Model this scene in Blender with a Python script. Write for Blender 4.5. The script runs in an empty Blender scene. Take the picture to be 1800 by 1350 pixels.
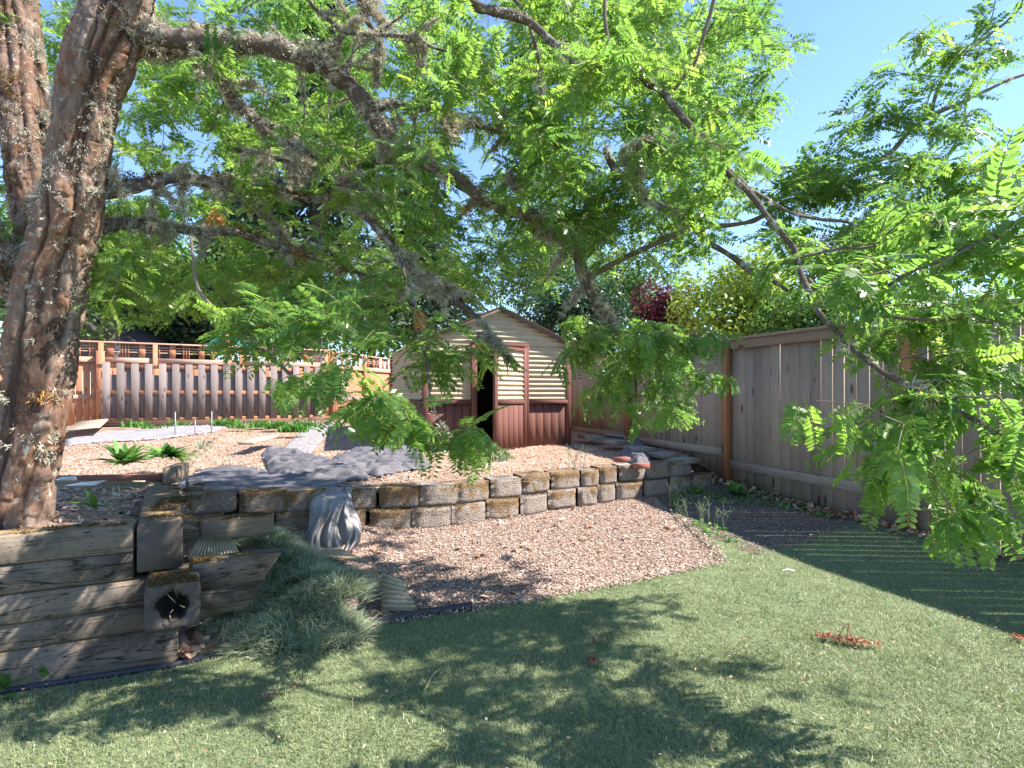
import bpy, math, random
import numpy as np
from mathutils import Vector, Matrix

random.seed(7)
RNG = np.random.default_rng(11)
sc = bpy.context.scene
COL = sc.collection
EYE = 1.35

# ------------------------------------------------------------------ camera
cam_d = bpy.data.cameras.new('camera'); cam = bpy.data.objects.new('camera', cam_d); COL.objects.link(cam)
cam.location = (0, 0, EYE); cam.rotation_euler = (math.radians(90), 0, 0)
cam_d.sensor_width = 36; cam_d.lens = 20.0; cam_d.shift_y = 17 / 1800
cam_d.clip_start = 0.02; cam_d.clip_end = 3000
sc.camera = cam

# ------------------------------------------------------------------ world, sun, exposure
SUN_EL, SUN_AZ = math.radians(49), math.radians(93)       # azimuth clockwise from +Y
w = bpy.data.worlds.new('World'); sc.world = w; w.use_nodes = True
nt = w.node_tree; nt.nodes.clear()
o = nt.nodes.new('ShaderNodeOutputWorld'); b = nt.nodes.new('ShaderNodeBackground'); s = nt.nodes.new('ShaderNodeTexSky')
s.sky_type = 'NISHITA'; s.sun_disc = False; s.sun_elevation = SUN_EL; s.sun_rotation = SUN_AZ
s.altitude = 1200; s.air_density = 1.0; s.dust_density = 0.0; s.ozone_density = 4.0
b.inputs['Strength'].default_value = 0.13
nt.links.new(s.outputs[0], b.inputs[0]); nt.links.new(b.outputs[0], o.inputs[0])
sun_d = bpy.data.lights.new('sun', 'SUN'); sun = bpy.data.objects.new('sun', sun_d); COL.objects.link(sun)
sun_d.energy = 4.7; sun_d.angle = math.radians(0.55); sun_d.color = (1.0, 0.95, 0.87)
sd = Vector((math.sin(SUN_AZ) * math.cos(SUN_EL), math.cos(SUN_AZ) * math.cos(SUN_EL), math.sin(SUN_EL)))
sun.rotation_euler = sd.to_track_quat('Z', 'Y').to_euler()
sun.location = (6, 0, 9)
vs = sc.view_settings; vs.view_transform = 'Standard'; vs.look = 'None'; vs.gamma = 1; vs.use_curve_mapping = False
vs.exposure = 1.54

# ------------------------------------------------------------------ helpers
def P(px, py, d):
    return np.array([(px - 900) / 1000 * d, d, EYE - (py - 692) / 1000 * d])
def G(px, py, z):
    d = (EYE - z) * 1000 / (py - 692)
    return np.array([(px - 900) / 1000 * d, d, z])

def tag(o, label=None, cat=None, group=None, kind=None):
    if label: o['label'] = label
    if cat: o['category'] = cat
    if group: o['group'] = group
    if kind: o['kind'] = kind
    return o
def empty(name, loc, label, cat, group=None):
    o = bpy.data.objects.new(name, None); COL.objects.link(o); o.location = [float(v) for v in loc]
    o.empty_display_size = 0.1
    return tag(o, label, cat, group)
def wloc(o):
    v = Vector((0, 0, 0))
    while o is not None:
        v = v + Vector(o.location); o = o.parent
    return v

def mk_mesh(name, V, F, mat=None, smooth=False, tint=None, mats=None, matidx=None):
    """F: array (M,k) or list of such arrays"""
    me = bpy.data.meshes.new(name)
    V = np.asarray(V, dtype=np.float32).reshape(-1, 3)
    if isinstance(F, np.ndarray): F = [F]
    F = [np.asarray(f, dtype=np.int32) for f in F if len(f)]
    loops = np.concatenate([f.ravel() for f in F])
    tot = np.concatenate([np.full(len(f), f.shape[1], dtype=np.int32) for f in F])
    start = np.concatenate([[0], np.cumsum(tot)[:-1]]).astype(np.int32)
    me.vertices.add(len(V)); me.vertices.foreach_set('co', V.ravel())
    me.loops.add(len(loops)); me.loops.foreach_set('vertex_index', loops)
    me.polygons.add(len(tot)); me.polygons.foreach_set('loop_start', start); me.polygons.foreach_set('loop_total', tot)
    if smooth: me.polygons.foreach_set('use_smooth', np.ones(len(tot), dtype=bool))
    if mat: me.materials.append(mat)
    if mats:
        for m in mats: me.materials.append(m)
        if matidx is not None: me.polygons.foreach_set('material_index', np.asarray(matidx, dtype=np.int32))
    if tint is not None:
        a = me.attributes.new('tint', 'FLOAT', 'FACE'); a.data.foreach_set('value', np.asarray(tint, dtype=np.float32))
    me.update(calc_edges=True)
    return me

def obj(name, V, F, mat, parent=None, smooth=False, tint=None, origin=None, **kw):
    V = np.asarray(V, dtype=float).reshape(-1, 3)
    c = np.array([(V[:, 0].min() + V[:, 0].max()) / 2, (V[:, 1].min() + V[:, 1].max()) / 2, V[:, 2].min()]) if origin is None else np.asarray(origin, float)
    me = mk_mesh(name, V - c, F, mat, smooth, tint, **kw)
    o = bpy.data.objects.new(name, me); COL.objects.link(o)
    if parent is not None:
        o.parent = parent; o.location = Vector([float(v) for v in c]) - wloc(parent)
    else:
        o.location = [float(v) for v in c]
    return o

def frame(d, up=(0, 0, 1)):
    x = Vector([float(v) for v in d]).normalized(); u = Vector(up)
    if abs(x.dot(u.normalized())) > 0.98: u = Vector((0, 1, 0))
    y = u.cross(x).normalized(); z = x.cross(y).normalized()
    return x, y, z

def beam(name, p0, p1, wid, hei, mat, parent, up=(0, 0, 1), ch=0.05, jit=0.0, label=None, cut0=0, cut1=0):
    """board or timber from p0 to p1 (centre line), local X along its length, width along local Y, height along local Z"""
    p0 = np.asarray(p0, float); p1 = np.asarray(p1, float)
    L = float(np.linalg.norm(p1 - p0)); x, y, z = frame(p1 - p0, up)
    c = min(wid, hei) * ch; a, b_ = wid / 2, hei / 2
    sec = np.array([(-a + c, -b_), (a - c, -b_), (a, -b_ + c), (a, b_ - c), (a - c, b_), (-a + c, b_), (-a, b_ - c), (-a, -b_ + c)])
    V = []
    for k, t in enumerate((0, L)):
        for (yy, zz) in sec:
            sk = (cut0 if k == 0 else cut1) * (zz / hei)
            V.append((t + sk, yy + random.uniform(-jit, jit), zz + random.uniform(-jit, jit)))
    q = np.array([[i, (i + 1) % 8, 8 + (i + 1) % 8, 8 + i] for i in range(8)])
    e = np.array([[7, 6, 5, 4, 3, 2, 1, 0], [8, 9, 10, 11, 12, 13, 14, 15]])
    me = mk_mesh(name, V, [q, e], mat)
    o = bpy.data.objects.new(name, me); COL.objects.link(o)
    m = Matrix((x, y, z)).transposed().to_4x4()
    loc = Vector([float(v) for v in p0])
    if parent is not None: o.parent = parent; loc = loc - wloc(parent)
    m.translation = loc; o.matrix_local = m if parent is not None else m
    if parent is None: o.matrix_world = m
    if label: o['label'] = label
    return o

def inpoly(pts, poly):
    x, y = pts[:, 0], pts[:, 1]; c = np.zeros(len(pts), bool); n = len(poly)
    for i in range(n):
        x1, y1 = poly[i][0], poly[i][1]; x2, y2 = poly[(i + 1) % n][0], poly[(i + 1) % n][1]
        k = ((y1 > y) != (y2 > y))
        with np.errstate(divide='ignore', invalid='ignore'):
            t = (x2 - x1) * (y - y1) / (y2 - y1 + 1e-12) + x1
        c ^= k & (x < t)
    return c

def _h(i, j, k, s):
    n = (i.astype(np.int64) * 73856093) ^ (j.astype(np.int64) * 19349663) ^ (k.astype(np.int64) * 83492791) ^ (s * 2654435)
    n = (n ^ (n >> 13)) * 1274126177 & 0x7fffffff
    n = (n ^ (n >> 16)) & 0x7fffffff
    return (n % 100003) / 100003.0
def vnoise(p, seed=0):
    p = np.asarray(p, float); f = np.floor(p); t = p - f; t = t * t * (3 - 2 * t); i, j, k = f[..., 0], f[..., 1], f[..., 2]
    r = 0
    for a in (0, 1):
        for b_ in (0, 1):
            for c in (0, 1):
                wgt = (t[..., 0] if a else 1 - t[..., 0]) * (t[..., 1] if b_ else 1 - t[..., 1]) * (t[..., 2] if c else 1 - t[..., 2])
                r = r + wgt * _h(i + a, j + b_, k + c, seed)
    return r
def fbm(p, o_=3, seed=0):
    r = 0; a = 0.5; q = np.asarray(p, float)
    for n in range(o_):
        r = r + a * vnoise(q, seed + n); q = q * 2.03 + 5.1; a *= 0.5
    return r / (1 - 0.5 ** o_)
def n3(x, y, sx, sy=None, z=0.0):
    sy = sx if sy is None else sy
    return np.stack([np.asarray(x) * sx, np.asarray(y) * sy, np.zeros_like(np.asarray(x, float)) + z], -1)

# ------------------------------------------------------------------ materials
class NT:
    def __init__(s, name):
        s.m = bpy.data.materials.new(name); s.m.use_nodes = True; s.t = s.m.node_tree; s.t.nodes.clear()
        s.out = s.t.nodes.new('ShaderNodeOutputMaterial')
    def n(s, typ, **kw):
        n = s.t.nodes.new('ShaderNode' + typ)
        for k, v in kw.items():
            k2 = k.replace('_', ' ')
            tgt = None
            for key in (k, k2, k2.title()):
                if key in n.inputs: tgt = n.inputs[key]; break
            if tgt is None: setattr(n, k, v); continue
            s.set(tgt, v)
        return n
    def set(s, sock, v):
        if isinstance(v, bpy.types.NodeSocket): s.t.links.new(v, sock)
        elif isinstance(v, (tuple, list)) and len(v) == 3 and sock.type == 'RGBA': sock.default_value = (*v, 1)
        else: sock.default_value = v
    def coord(s, scale=(1, 1, 1), kind='Object'):
        tc = s.n('TexCoord'); mp = s.n('Mapping'); mp.inputs['Scale'].default_value = scale
        s.t.links.new(tc.outputs[kind], mp.inputs['Vector']); return mp.outputs[0]
    def geo(s, scale=(1, 1, 1)):
        g = s.n('NewGeometry'); mp = s.n('Mapping'); mp.inputs['Scale'].default_value = scale
        s.t.links.new(g.outputs['Position'], mp.inputs['Vector']); return mp.outputs[0]
    def noise(s, vec, scale=5, detail=4, rough=0.6, dist=0.0):
        n = s.n('TexNoise'); s.t.links.new(vec, n.inputs['Vector'])
        n.inputs['Scale'].default_value = scale; n.inputs['Detail'].default_value = detail
        n.inputs['Roughness'].default_value = rough; n.inputs['Distortion'].default_value = dist
        return n.outputs['Fac']
    def vor(s, vec, scale=5, feature='F1', out='Distance', rand=1.0):
        n = s.n('TexVoronoi'); n.feature = feature; s.t.links.new(vec, n.inputs['Vector']); n.inputs['Scale'].default_value = scale
        n.inputs['Randomness'].default_value = rand
        return n.outputs[out]
    def ramp(s, fac, stops):
        r = s.n('ValToRGB'); s.t.links.new(fac, r.inputs[0]); el = r.color_ramp.elements
        while len(el) < len(stops): el.new(0.5)
        for e, (p, c) in zip(el, stops):
            e.position = p; e.color = (c, c, c, 1) if not isinstance(c, (tuple, list)) else (*c, 1)
        return r.outputs[0]
    def mix(s, fac, a, b_, mode='MIX'):
        m = s.n('MixRGB'); m.blend_type = mode; s.set(m.inputs[0], fac); s.set(m.inputs[1], a); s.set(m.inputs[2], b_); return m.outputs[0]
    def math(s, op, a, b_=0.0):
        m = s.n('Math'); m.operation = op; s.set(m.inputs[0], a); s.set(m.inputs[1], b_); return m.outputs[0]
    def rnd(s): return s.n('ObjectInfo').outputs['Random']
    def attr(s, name='tint'):
        a = s.n('Attribute'); a.attribute_name = name; return a.outputs['Fac']
    def bump(s, h, strength=0.5, dist=0.01):
        b_ = s.n('Bump'); b_.inputs['Strength'].default_value = strength; b_.inputs['Distance'].default_value = dist
        s.t.links.new(h, b_.inputs['Height']); return b_.outputs[0]
    def hsv(s, col, h=0.5, sat=1.0, v=1.0):
        n = s.n('HueSaturation'); s.set(n.inputs['Hue'], h); s.set(n.inputs['Saturation'], sat); s.set(n.inputs['Value'], v); s.set(n.inputs['Color'], col); return n.outputs[0]
    def done(s, col, rough=0.8, normal=None, spec=0.3, metal=0.0, trans=None, tcol=None):
        p = s.n('BsdfPrincipled'); s.set(p.inputs['Base Color'], col); s.set(p.inputs['Roughness'], rough)
        p.inputs['Specular IOR Level'].default_value = spec; p.inputs['Metallic'].default_value = metal
        if normal is not None: s.t.links.new(normal, p.inputs['Normal'])
        if trans:
            tr = s.n('BsdfTranslucent'); s.set(tr.inputs['Color'], tcol if tcol is not None else col)
            mx = s.n('MixShader'); mx.inputs[0].default_value = trans
            s.t.links.new(p.outputs[0], mx.inputs[1]); s.t.links.new(tr.outputs[0], mx.inputs[2]); s.t.links.new(mx.outputs[0], s.out.inputs[0])
        else: s.t.links.new(p.outputs[0], s.out.inputs[0])
        return s.m

def map_range(s, v, a, b_):
    n = s.n('MapRange'); s.set(n.inputs['Value'], v); n.inputs['To Min'].default_value = a; n.inputs['To Max'].default_value = b_; return n.outputs[0]

def wood(name, c1, c2, dark, var=0.3, knots=True, incise=False, moss=0.0, rough=0.85, grain=18, hue=0.0):
    s = NT(name); rn = s.rnd()
    tc = s.n('TexCoord'); off = s.n('VectorMath'); off.operation = 'SCALE'; 
    cmb = s.n('CombineXYZ'); s.set(cmb.inputs[0], rn); s.set(cmb.inputs[1], s.math('MULTIPLY', rn, 7.3)); s.set(cmb.inputs[2], s.math('MULTIPLY', rn, 3.1))
    s.t.links.new(cmb.outputs[0], off.inputs[0]); off.inputs['Scale'].default_value = 9
    add = s.n('VectorMath'); add.operation = 'ADD'; s.t.links.new(tc.outputs['Object'], add.inputs[0]); s.t.links.new(off.outputs[0], add.inputs[1])
    mp = s.n('Mapping'); mp.inputs['Scale'].default_value = (1.2, grain, grain); s.t.links.new(add.outputs[0], mp.inputs[0])
    g1 = s.noise(mp.outputs[0], 2.2, 6, 0.65, 0.6); g2 = s.noise(add.outputs[0], 1.7, 3)
    col = s.mix(s.ramp(g1, [(0.3, 0), (0.7, 1)]), c1, c2)
    crack = s.ramp(g1, [(0.30, 0.0), (0.40, 1.0)])
    col = s.mix(crack, dark, col)
    col = s.mix(s.ramp(g2, [(0.35, 0), (0.7, 0.5)]), col, s.mix(0.5, c1, dark))
    if knots:
        mk = s.n('Mapping'); mk.inputs['Scale'].default_value = (2.6, 7, 7); s.t.links.new(add.outputs[0], mk.inputs[0])
        k = s.ramp(s.vor(mk.outputs[0], 1.0), [(0.10, 0.0), (0.20, 1.0)])
        col = s.mix(k, dark, col)
    if incise:
        mi = s.n('Mapping'); mi.inputs['Scale'].default_value = (22, 55, 55); s.t.links.new(add.outputs[0], mi.inputs[0])
        k = s.ramp(s.vor(mi.outputs[0], 1.0, rand=0.75), [(0.14, 0.25), (0.22, 1.0)])
        col = s.mix(s.math('SUBTRACT', 1.0, s.math('MULTIPLY', s.math('SUBTRACT', 1.0, k), 0.8)), dark, col)
        mc_ = s.n('Mapping'); mc_.inputs['Scale'].default_value = (1.3, 15, 15); s.t.links.new(add.outputs[0], mc_.inputs[0])
        cn = s.noise(mc_.outputs[0], 1.0, 3, 0.5, 0.8); ck = s.ramp(s.math('ABSOLUTE', s.math('SUBTRACT', cn, 0.5)), [(0.004, 0.0), (0.014, 1.0)])
        col = s.mix(ck, dark, col)
        sn_ = s.noise(add.outputs[0], 3.5, 5, 0.7); col = s.mix(s.ramp(sn_, [(0.48, 0), (0.66, 0.75)]), col, dark)
    if moss > 0:
        geo = s.n('NewGeometry'); sep = s.n('SeparateXYZ'); s.t.links.new(geo.outputs['Normal'], sep.inputs[0])
        mn = s.noise(s.geo(), 14, 5, 0.7)
        mf = s.math('MULTIPLY', s.ramp(sep.outputs[2], [(0.55, 0), (0.85, 1)]), s.ramp(mn, [(0.42, 0), (0.55, 1)]))
        mc = s.mix(s.noise(s.geo(), 60, 3), (0.10, 0.055, 0.015), (0.34, 0.24, 0.12))
        col = s.mix(s.math('MULTIPLY', mf, moss), col, mc)
    col = s.hsv(col, v=map_range(s, rn, 1 - var, 1 + var))
    return s.done(col, rough, s.bump(g1, 0.5, 0.006), 0.2)

M = {}
M['fence_grey'] = wood('weathered_grey_cedar', (0.36, 0.285, 0.23), (0.26, 0.20, 0.16), (0.10, 0.07, 0.055), 0.22)
M['fence_post'] = wood('orange_cedar_post', (0.42, 0.19, 0.09), (0.34, 0.145, 0.07), (0.16, 0.07, 0.04), 0.12)
M['redwood'] = wood('redwood_boards', (0.46, 0.22, 0.12), (0.38, 0.165, 0.09), (0.2, 0.08, 0.05), 0.14)
M['redwood_light'] = wood('pale_pink_redwood_rail', (0.56, 0.37, 0.28), (0.47, 0.28, 0.2), (0.28, 0.15, 0.1), 0.1)
M['picket'] = wood('silver_grey_pickets', (0.255, 0.205, 0.185), (0.18, 0.14, 0.13), (0.09, 0.075, 0.08), 0.2)
M['timber'] = wood('old_landscape_timber', (0.235, 0.19, 0.15), (0.15, 0.12, 0.098), (0.032, 0.026, 0.022), 0.24, knots=False, incise=True, moss=0.9, grain=14)
M['timber_dark'] = wood('dark_timber', (0.115, 0.095, 0.085), (0.07, 0.058, 0.055), (0.02, 0.016, 0.014), 0.15, knots=False, moss=0.9, grain=14)  # darker tone than the other landscape timbers
M['rotten'] = wood('rotten_log', (0.30, 0.24, 0.18), (0.17, 0.13, 0.09), (0.04, 0.03, 0.02), 0.15, knots=False, moss=0.8, grain=22)
M['shed_red'] = wood('red_brown_shed_paint', (0.18, 0.078, 0.062), (0.14, 0.06, 0.048), (0.08, 0.03, 0.025), 0.1, knots=False, grain=26)
M['barge'] = wood('dark_brown_barge_board', (0.16, 0.11, 0.085), (0.11, 0.075, 0.06), (0.05, 0.03, 0.025), 0.1, knots=False)
M['bed_red'] = wood('faded_red_bed_board', (0.24, 0.12, 0.09), (0.18, 0.09, 0.07), (0.08, 0.04, 0.03), 0.1, knots=False)
M['plank'] = wood('bleached_plank', (0.45, 0.37, 0.29), (0.36, 0.28, 0.22), (0.18, 0.13, 0.10), 0.1, knots=False)

def plain(name, c, rough=0.6, var=0.15, ns=30, metal=0.0, spec=0.4):
    s = NT(name); n = s.noise(s.geo(), ns, 4)
    col = s.mix(n, tuple(v * (1 - var) for v in c), tuple(min(1, v * (1 + var)) for v in c))
    return s.done(col, rough, s.bump(n, 0.15, 0.003), spec, metal)
M['tin'] = None
s = NT('aged_cream_corrugated_sheet'); n = s.noise(s.geo((1, 1, 3)), 5, 5, 0.7); n2 = s.noise(s.geo((40, 40, 2)), 1.2, 3)
c = s.mix(s.ramp(n, [(0.35, 0), (0.7, 1)]), (0.49, 0.405, 0.28), (0.37, 0.29, 0.19)); c = s.mix(s.ramp(n2, [(0.5, 0), (0.75, 0.5)]), c, (0.24, 0.19, 0.14))
M['tin'] = s.done(c, 0.55, s.bump(n, 0.2, 0.004), 0.35)
M['black'] = plain('black_plastic', (0.035, 0.035, 0.045), 0.5)
M['white'] = plain('white_plastic', (0.72, 0.72, 0.7), 0.4)
M['red'] = plain('red_plastic', (0.5, 0.03, 0.03), 0.4)
M['steel'] = plain('grey_steel', (0.2, 0.2, 0.22), 0.45, metal=0.3)
M['teal'] = plain('teal_tarp', (0.01, 0.20, 0.20), 0.6)
M['roof_dark'] = plain('dark_roof', (0.06, 0.06, 0.07), 0.8)
M['fascia'] = plain('pale_fascia', (0.62, 0.62, 0.68), 0.6)
M['housewall'] = plain('dark_house_wall', (0.10, 0.10, 0.11), 0.8)  # dark grey wall tone
M['brickred'] = plain('old_red_brick', (0.30, 0.11, 0.08), 0.9, 0.3, 60)
M['straw'] = plain('dry_stem', (0.50, 0.40, 0.22), 0.8)
M['dark'] = plain('dark_interior', (0.03, 0.025, 0.025), 0.9)  # shade of the shed's inside put into the colour
M['hollow'] = plain('rotted_hollow', (0.015, 0.011, 0.008), 0.95)

def ground_mat(name, cols, scale=40, patch=1.3, bump=0.02):
    s = NT(name); g = s.geo()
    a = s.noise(g, scale, 6, 0.75); v = s.vor(g, scale * 1.6, out='Color'); p = s.noise(g, patch, 4, 0.6)
    sep = s.n('SeparateColor'); s.t.links.new(v, sep.inputs[0])
    col = s.mix(s.ramp(sep.outputs[0], [(0.1, 0), (0.9, 1)]), cols[0], cols[1])
    col = s.mix(s.ramp(a, [(0.38, 1), (0.55, 0)]), col, cols[2])
    col = s.mix(s.ramp(p, [(0.42, 0), (0.62, 0.75)]), col, cols[3])
    d = s.vor(g, scale * 1.6)
    return s.done(col, 0.95, s.bump(d, 0.8, bump), 0.1)
M['mulch'] = ground_mat('bark_mulch_soil', [(0.43, 0.31, 0.26), (0.28, 0.19, 0.155), (0.12, 0.08, 0.065), (0.33, 0.24, 0.20)])
M['terrace'] = ground_mat('dry_terrace_soil', [(0.47, 0.32, 0.225), (0.33, 0.205, 0.14), (0.15, 0.09, 0.06), (0.40, 0.28, 0.20)], 30)
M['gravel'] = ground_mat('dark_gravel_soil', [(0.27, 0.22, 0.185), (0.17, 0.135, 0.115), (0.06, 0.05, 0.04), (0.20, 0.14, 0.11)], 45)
s = NT('turf_backing'); a = s.noise(s.geo(), 60, 4); M['turf'] = s.done(s.mix(a, (0.12, 0.155, 0.08), (0.22, 0.25, 0.14)), 0.95, None, 0.05)

def tinted(name, stops, rough=0.6, trans=0.0, tmul=1.6, spec=0.3, nz=0.0):
    s = NT(name); f = s.attr(); c = s.ramp(f, stops)
    if nz:
        c = s.mix(s.math('MULTIPLY', s.noise(s.geo(), 1.1, 3), nz), c, stops[0][1])
    if trans:
        tc = s.hsv(c, 0.495, 1.05, tmul)
        return s.done(c, rough, None, spec, trans=trans, tcol=tc)
    return s.done(c, rough, None, spec)
M['locust'] = tinted('locust_leaf', [(0.0, (0.06, 0.13, 0.035)), (0.45, (0.115, 0.21, 0.045)), (0.8, (0.19, 0.30, 0.055)), (1.0, (0.32, 0.39, 0.08))], 0.33, 0.58, 2.1, 0.55)
M['blade'] = tinted('turf_blade', [(0.0, (0.115, 0.16, 0.07)), (0.45, (0.27, 0.315, 0.15)), (0.75, (0.43, 0.455, 0.26)), (0.95, (0.56, 0.58, 0.42)), (1.0, (0.50, 0.40, 0.28))], 0.4, 0.3, 1.3, 0.45, 0.25)
M['fescue'] = tinted('blue_fescue_blade', [(0.0, (0.10, 0.15, 0.085)), (0.45, (0.31, 0.375, 0.24)), (0.75, (0.50, 0.54, 0.38)), (1.0, (0.66, 0.58, 0.40))], 0.5, 0.25, 1.4, 0.3)
M['weed'] = tinted('weed_leaf', [(0.0, (0.05, 0.14, 0.03)), (0.6, (0.10, 0.24, 0.04)), (1.0, (0.22, 0.36, 0.08))], 0.45, 0.35, 1.8, 0.4)
M['chip'] = tinted('bark_chip', [(0.0, (0.055, 0.04, 0.035)), (0.25, (0.2, 0.135, 0.11)), (0.6, (0.42, 0.295, 0.235)), (0.9, (0.60, 0.47, 0.40)), (1.0, (0.68, 0.60, 0.55))], 0.9, 0, spec=0.1)
M['stone'] = tinted('gravel_stone', [(0.0, (0.06, 0.055, 0.055)), (0.6, (0.22, 0.18, 0.155)), (1.0, (0.40, 0.34, 0.30))], 0.9, 0, spec=0.2)
M['lichen'] = tinted('pale_lichen', [(0.0, (0.28, 0.235, 0.17)), (0.5, (0.53, 0.49, 0.385)), (0.9, (0.72, 0.70, 0.57)), (1.0, (0.46, 0.24, 0.05))], 0.95, 0.2, 1.2, 0.05)
M['mosst'] = tinted('orange_moss', [(0.0, (0.05, 0.035, 0.015)), (0.5, (0.13, 0.08, 0.03)), (0.9, (0.24, 0.16, 0.07)), (1.0, (0.22, 0.22, 0.05))], 0.95, 0.15, 1.2, 0.05)
M['dryleaf'] = tinted('dry_leaf', [(0.0, (0.16, 0.09, 0.06)), (0.5, (0.38, 0.21, 0.13)), (1.0, (0.60, 0.46, 0.34))], 0.7, 0.2, 1.2, 0.2)
M['red_litter'] = tinted('rust_red_litter', [(0.0, (0.20, 0.05, 0.03)), (0.6, (0.36, 0.14, 0.08)), (1.0, (0.50, 0.32, 0.20))], 0.7, 0.2, 1.2, 0.2)
def foliage(name, a, b_, c_, rough=0.45, tr=0.35):
    M[name] = tinted(name, [(0.0, a), (0.55, b_), (1.0, c_)], rough, tr, 1.9, 0.35)
foliage('maple_leaf', (0.04, 0.10, 0.02), (0.10, 0.20, 0.035), (0.19, 0.30, 0.06))
foliage('dark_leaf', (0.012, 0.035, 0.014), (0.028, 0.07, 0.024), (0.065, 0.12, 0.04), 0.35, 0.2)
foliage('mid_leaf', (0.05, 0.11, 0.025), (0.11, 0.20, 0.04), (0.20, 0.29, 0.06))
foliage('yellow_leaf', (0.11, 0.19, 0.03), (0.24, 0.33, 0.05), (0.46, 0.46, 0.06))
foliage('plum_leaf', (0.03, 0.008, 0.012), (0.09, 0.015, 0.025), (0.20, 0.035, 0.05))
foliage('fir_needle', (0.02, 0.045, 0.025), (0.045, 0.085, 0.045), (0.085, 0.13, 0.07), 0.6, 0.15)
foliage('cedar_needle', (0.06, 0.10, 0.06), (0.12, 0.18, 0.10), (0.22, 0.28, 0.16), 0.6, 0.2)

# bark
s = NT('furrowed_red_bark'); g = s.geo((1, 1, 0.32)); a = s.noise(g, 26, 7, 0.7, 0.5); bq = s.noise(s.geo(), 5, 4)
cav = s.attr('cav')
c = s.mix(s.ramp(a, [(0.32, 0), (0.68, 1)]), (0.12, 0.062, 0.038), (0.29, 0.16, 0.10))
c = s.mix(s.ramp(bq, [(0.4, 0), (0.62, 0.9)]), c, s.mix(s.ramp(a, [(0.35, 0), (0.65, 1)]), (0.13, 0.095, 0.08), (0.27, 0.21, 0.175)))
li = s.noise(s.geo(), 22, 6, 0.75)
c = s.mix(s.ramp(li, [(0.57, 0), (0.65, 0.85)]), c, (0.46, 0.46, 0.38))
c = s.mix(s.ramp(cav, [(0.05, 0.9), (0.45, 0.0)]), c, (0.045, 0.028, 0.022))
M['bark'] = s.done(c, 0.9, s.bump(a, 1.0, 0.012), 0.12)
s = NT('lichened_branch_bark'); g = s.geo(); a = s.noise(g, 60, 5, 0.7); l2 = s.noise(g, 16, 6, 0.75)
c = s.mix(a, (0.06, 0.042, 0.034), (0.17, 0.13, 0.105)); c = s.mix(s.ramp(l2, [(0.52, 0), (0.60, 0.85)]), c, s.mix(a, (0.27, 0.26, 0.21), (0.45, 0.44, 0.37)))
M['branch'] = s.done(c, 0.9, s.bump(a, 0.9, 0.006), 0.12)
s = NT('twig_bark'); a = s.noise(s.geo(), 50, 3); M['twig'] = s.done(s.mix(a, (0.10, 0.075, 0.055), (0.25, 0.20, 0.16)), 0.8, None, 0.2)
M['rachis'] = plain('yellow_green_rachis', (0.26, 0.30, 0.07), 0.5)
s = NT('fissured_grey_trunk'); g = s.geo((1, 1, 0.3)); a = s.noise(g, 9, 6, 0.7); M['fartrunk'] = s.done(s.mix(a, (0.05, 0.04, 0.04), (0.17, 0.14, 0.13)), 0.95, s.bump(a, 0.8, 0.03), 0.1)

# concrete block
s = NT('split_face_concrete'); g = s.geo(); rn = s.rnd()
a = s.noise(g, 90, 6, 0.8); v = s.vor(g, 75); 
c = s.mix(s.ramp(a, [(0.3, 0), (0.7, 1)]), (0.16, 0.125, 0.105), (0.50, 0.43, 0.38))
geo = s.n('NewGeometry'); sep = s.n('SeparateXYZ'); s.t.links.new(geo.outputs['Normal'], sep.inputs[0])
c = s.mix(s.ramp(sep.outputs[2], [(0.7, 0.0), (0.9, 0.8)]), c, s.mix(s.noise(g, 35, 4), (0.27, 0.25, 0.245), (0.40, 0.37, 0.355)))
tc = s.n('TexCoord'); sp2 = s.n('SeparateXYZ'); s.t.links.new(tc.outputs['Object'], sp2.inputs[0])
mo = s.math('ADD', s.noise(g, 9, 6, 0.75), s.math('MULTIPLY', s.math('ADD', sp2.outputs[2], -0.09), 0.9))
mo = s.math('ADD', mo, s.math('MULTIPLY', s.math('SUBTRACT', rn, 0.5), 0.2))
ms = s.math('MULTIPLY', s.ramp(mo, [(0.50, 0), (0.60, 1)]), 0.85)
c = s.mix(ms, c, s.mix(s.noise(g, 130, 4), (0.10, 0.055, 0.02), (0.36, 0.22, 0.10)))
M['block'] = s.done(c, 0.95, s.bump(s.math('ADD', a, v), 1.0, 0.012), 0.1)
s = NT('landscape_fabric'); g = s.geo(); a = s.noise(g, 6, 5, 0.7); wv = s.noise(s.geo((400, 400, 400)), 1, 2)
c = s.mix(s.ramp(a, [(0.3, 0), (0.7, 1)]), (0.075, 0.072, 0.085), (0.15, 0.14, 0.155)); c = s.mix(s.ramp(s.noise(g, 13, 5, 0.8), [(0.56, 0), (0.7, 0.6)]), c, (0.33, 0.25, 0.19))
M['fabric'] = s.done(c, 0.75, s.bump(wv, 0.3, 0.002), 0.3)
s = NT('faded_landscape_fabric'); a = s.noise(s.geo(), 8, 5, 0.7); c = s.mix(s.ramp(a, [(0.3, 0), (0.7, 1)]), (0.19, 0.175, 0.18), (0.34, 0.315, 0.315)); M['fabric_pale'] = s.done(c, 0.8, s.bump(s.noise(s.geo(), 120, 3), 0.3, 0.002), 0.3)

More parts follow.
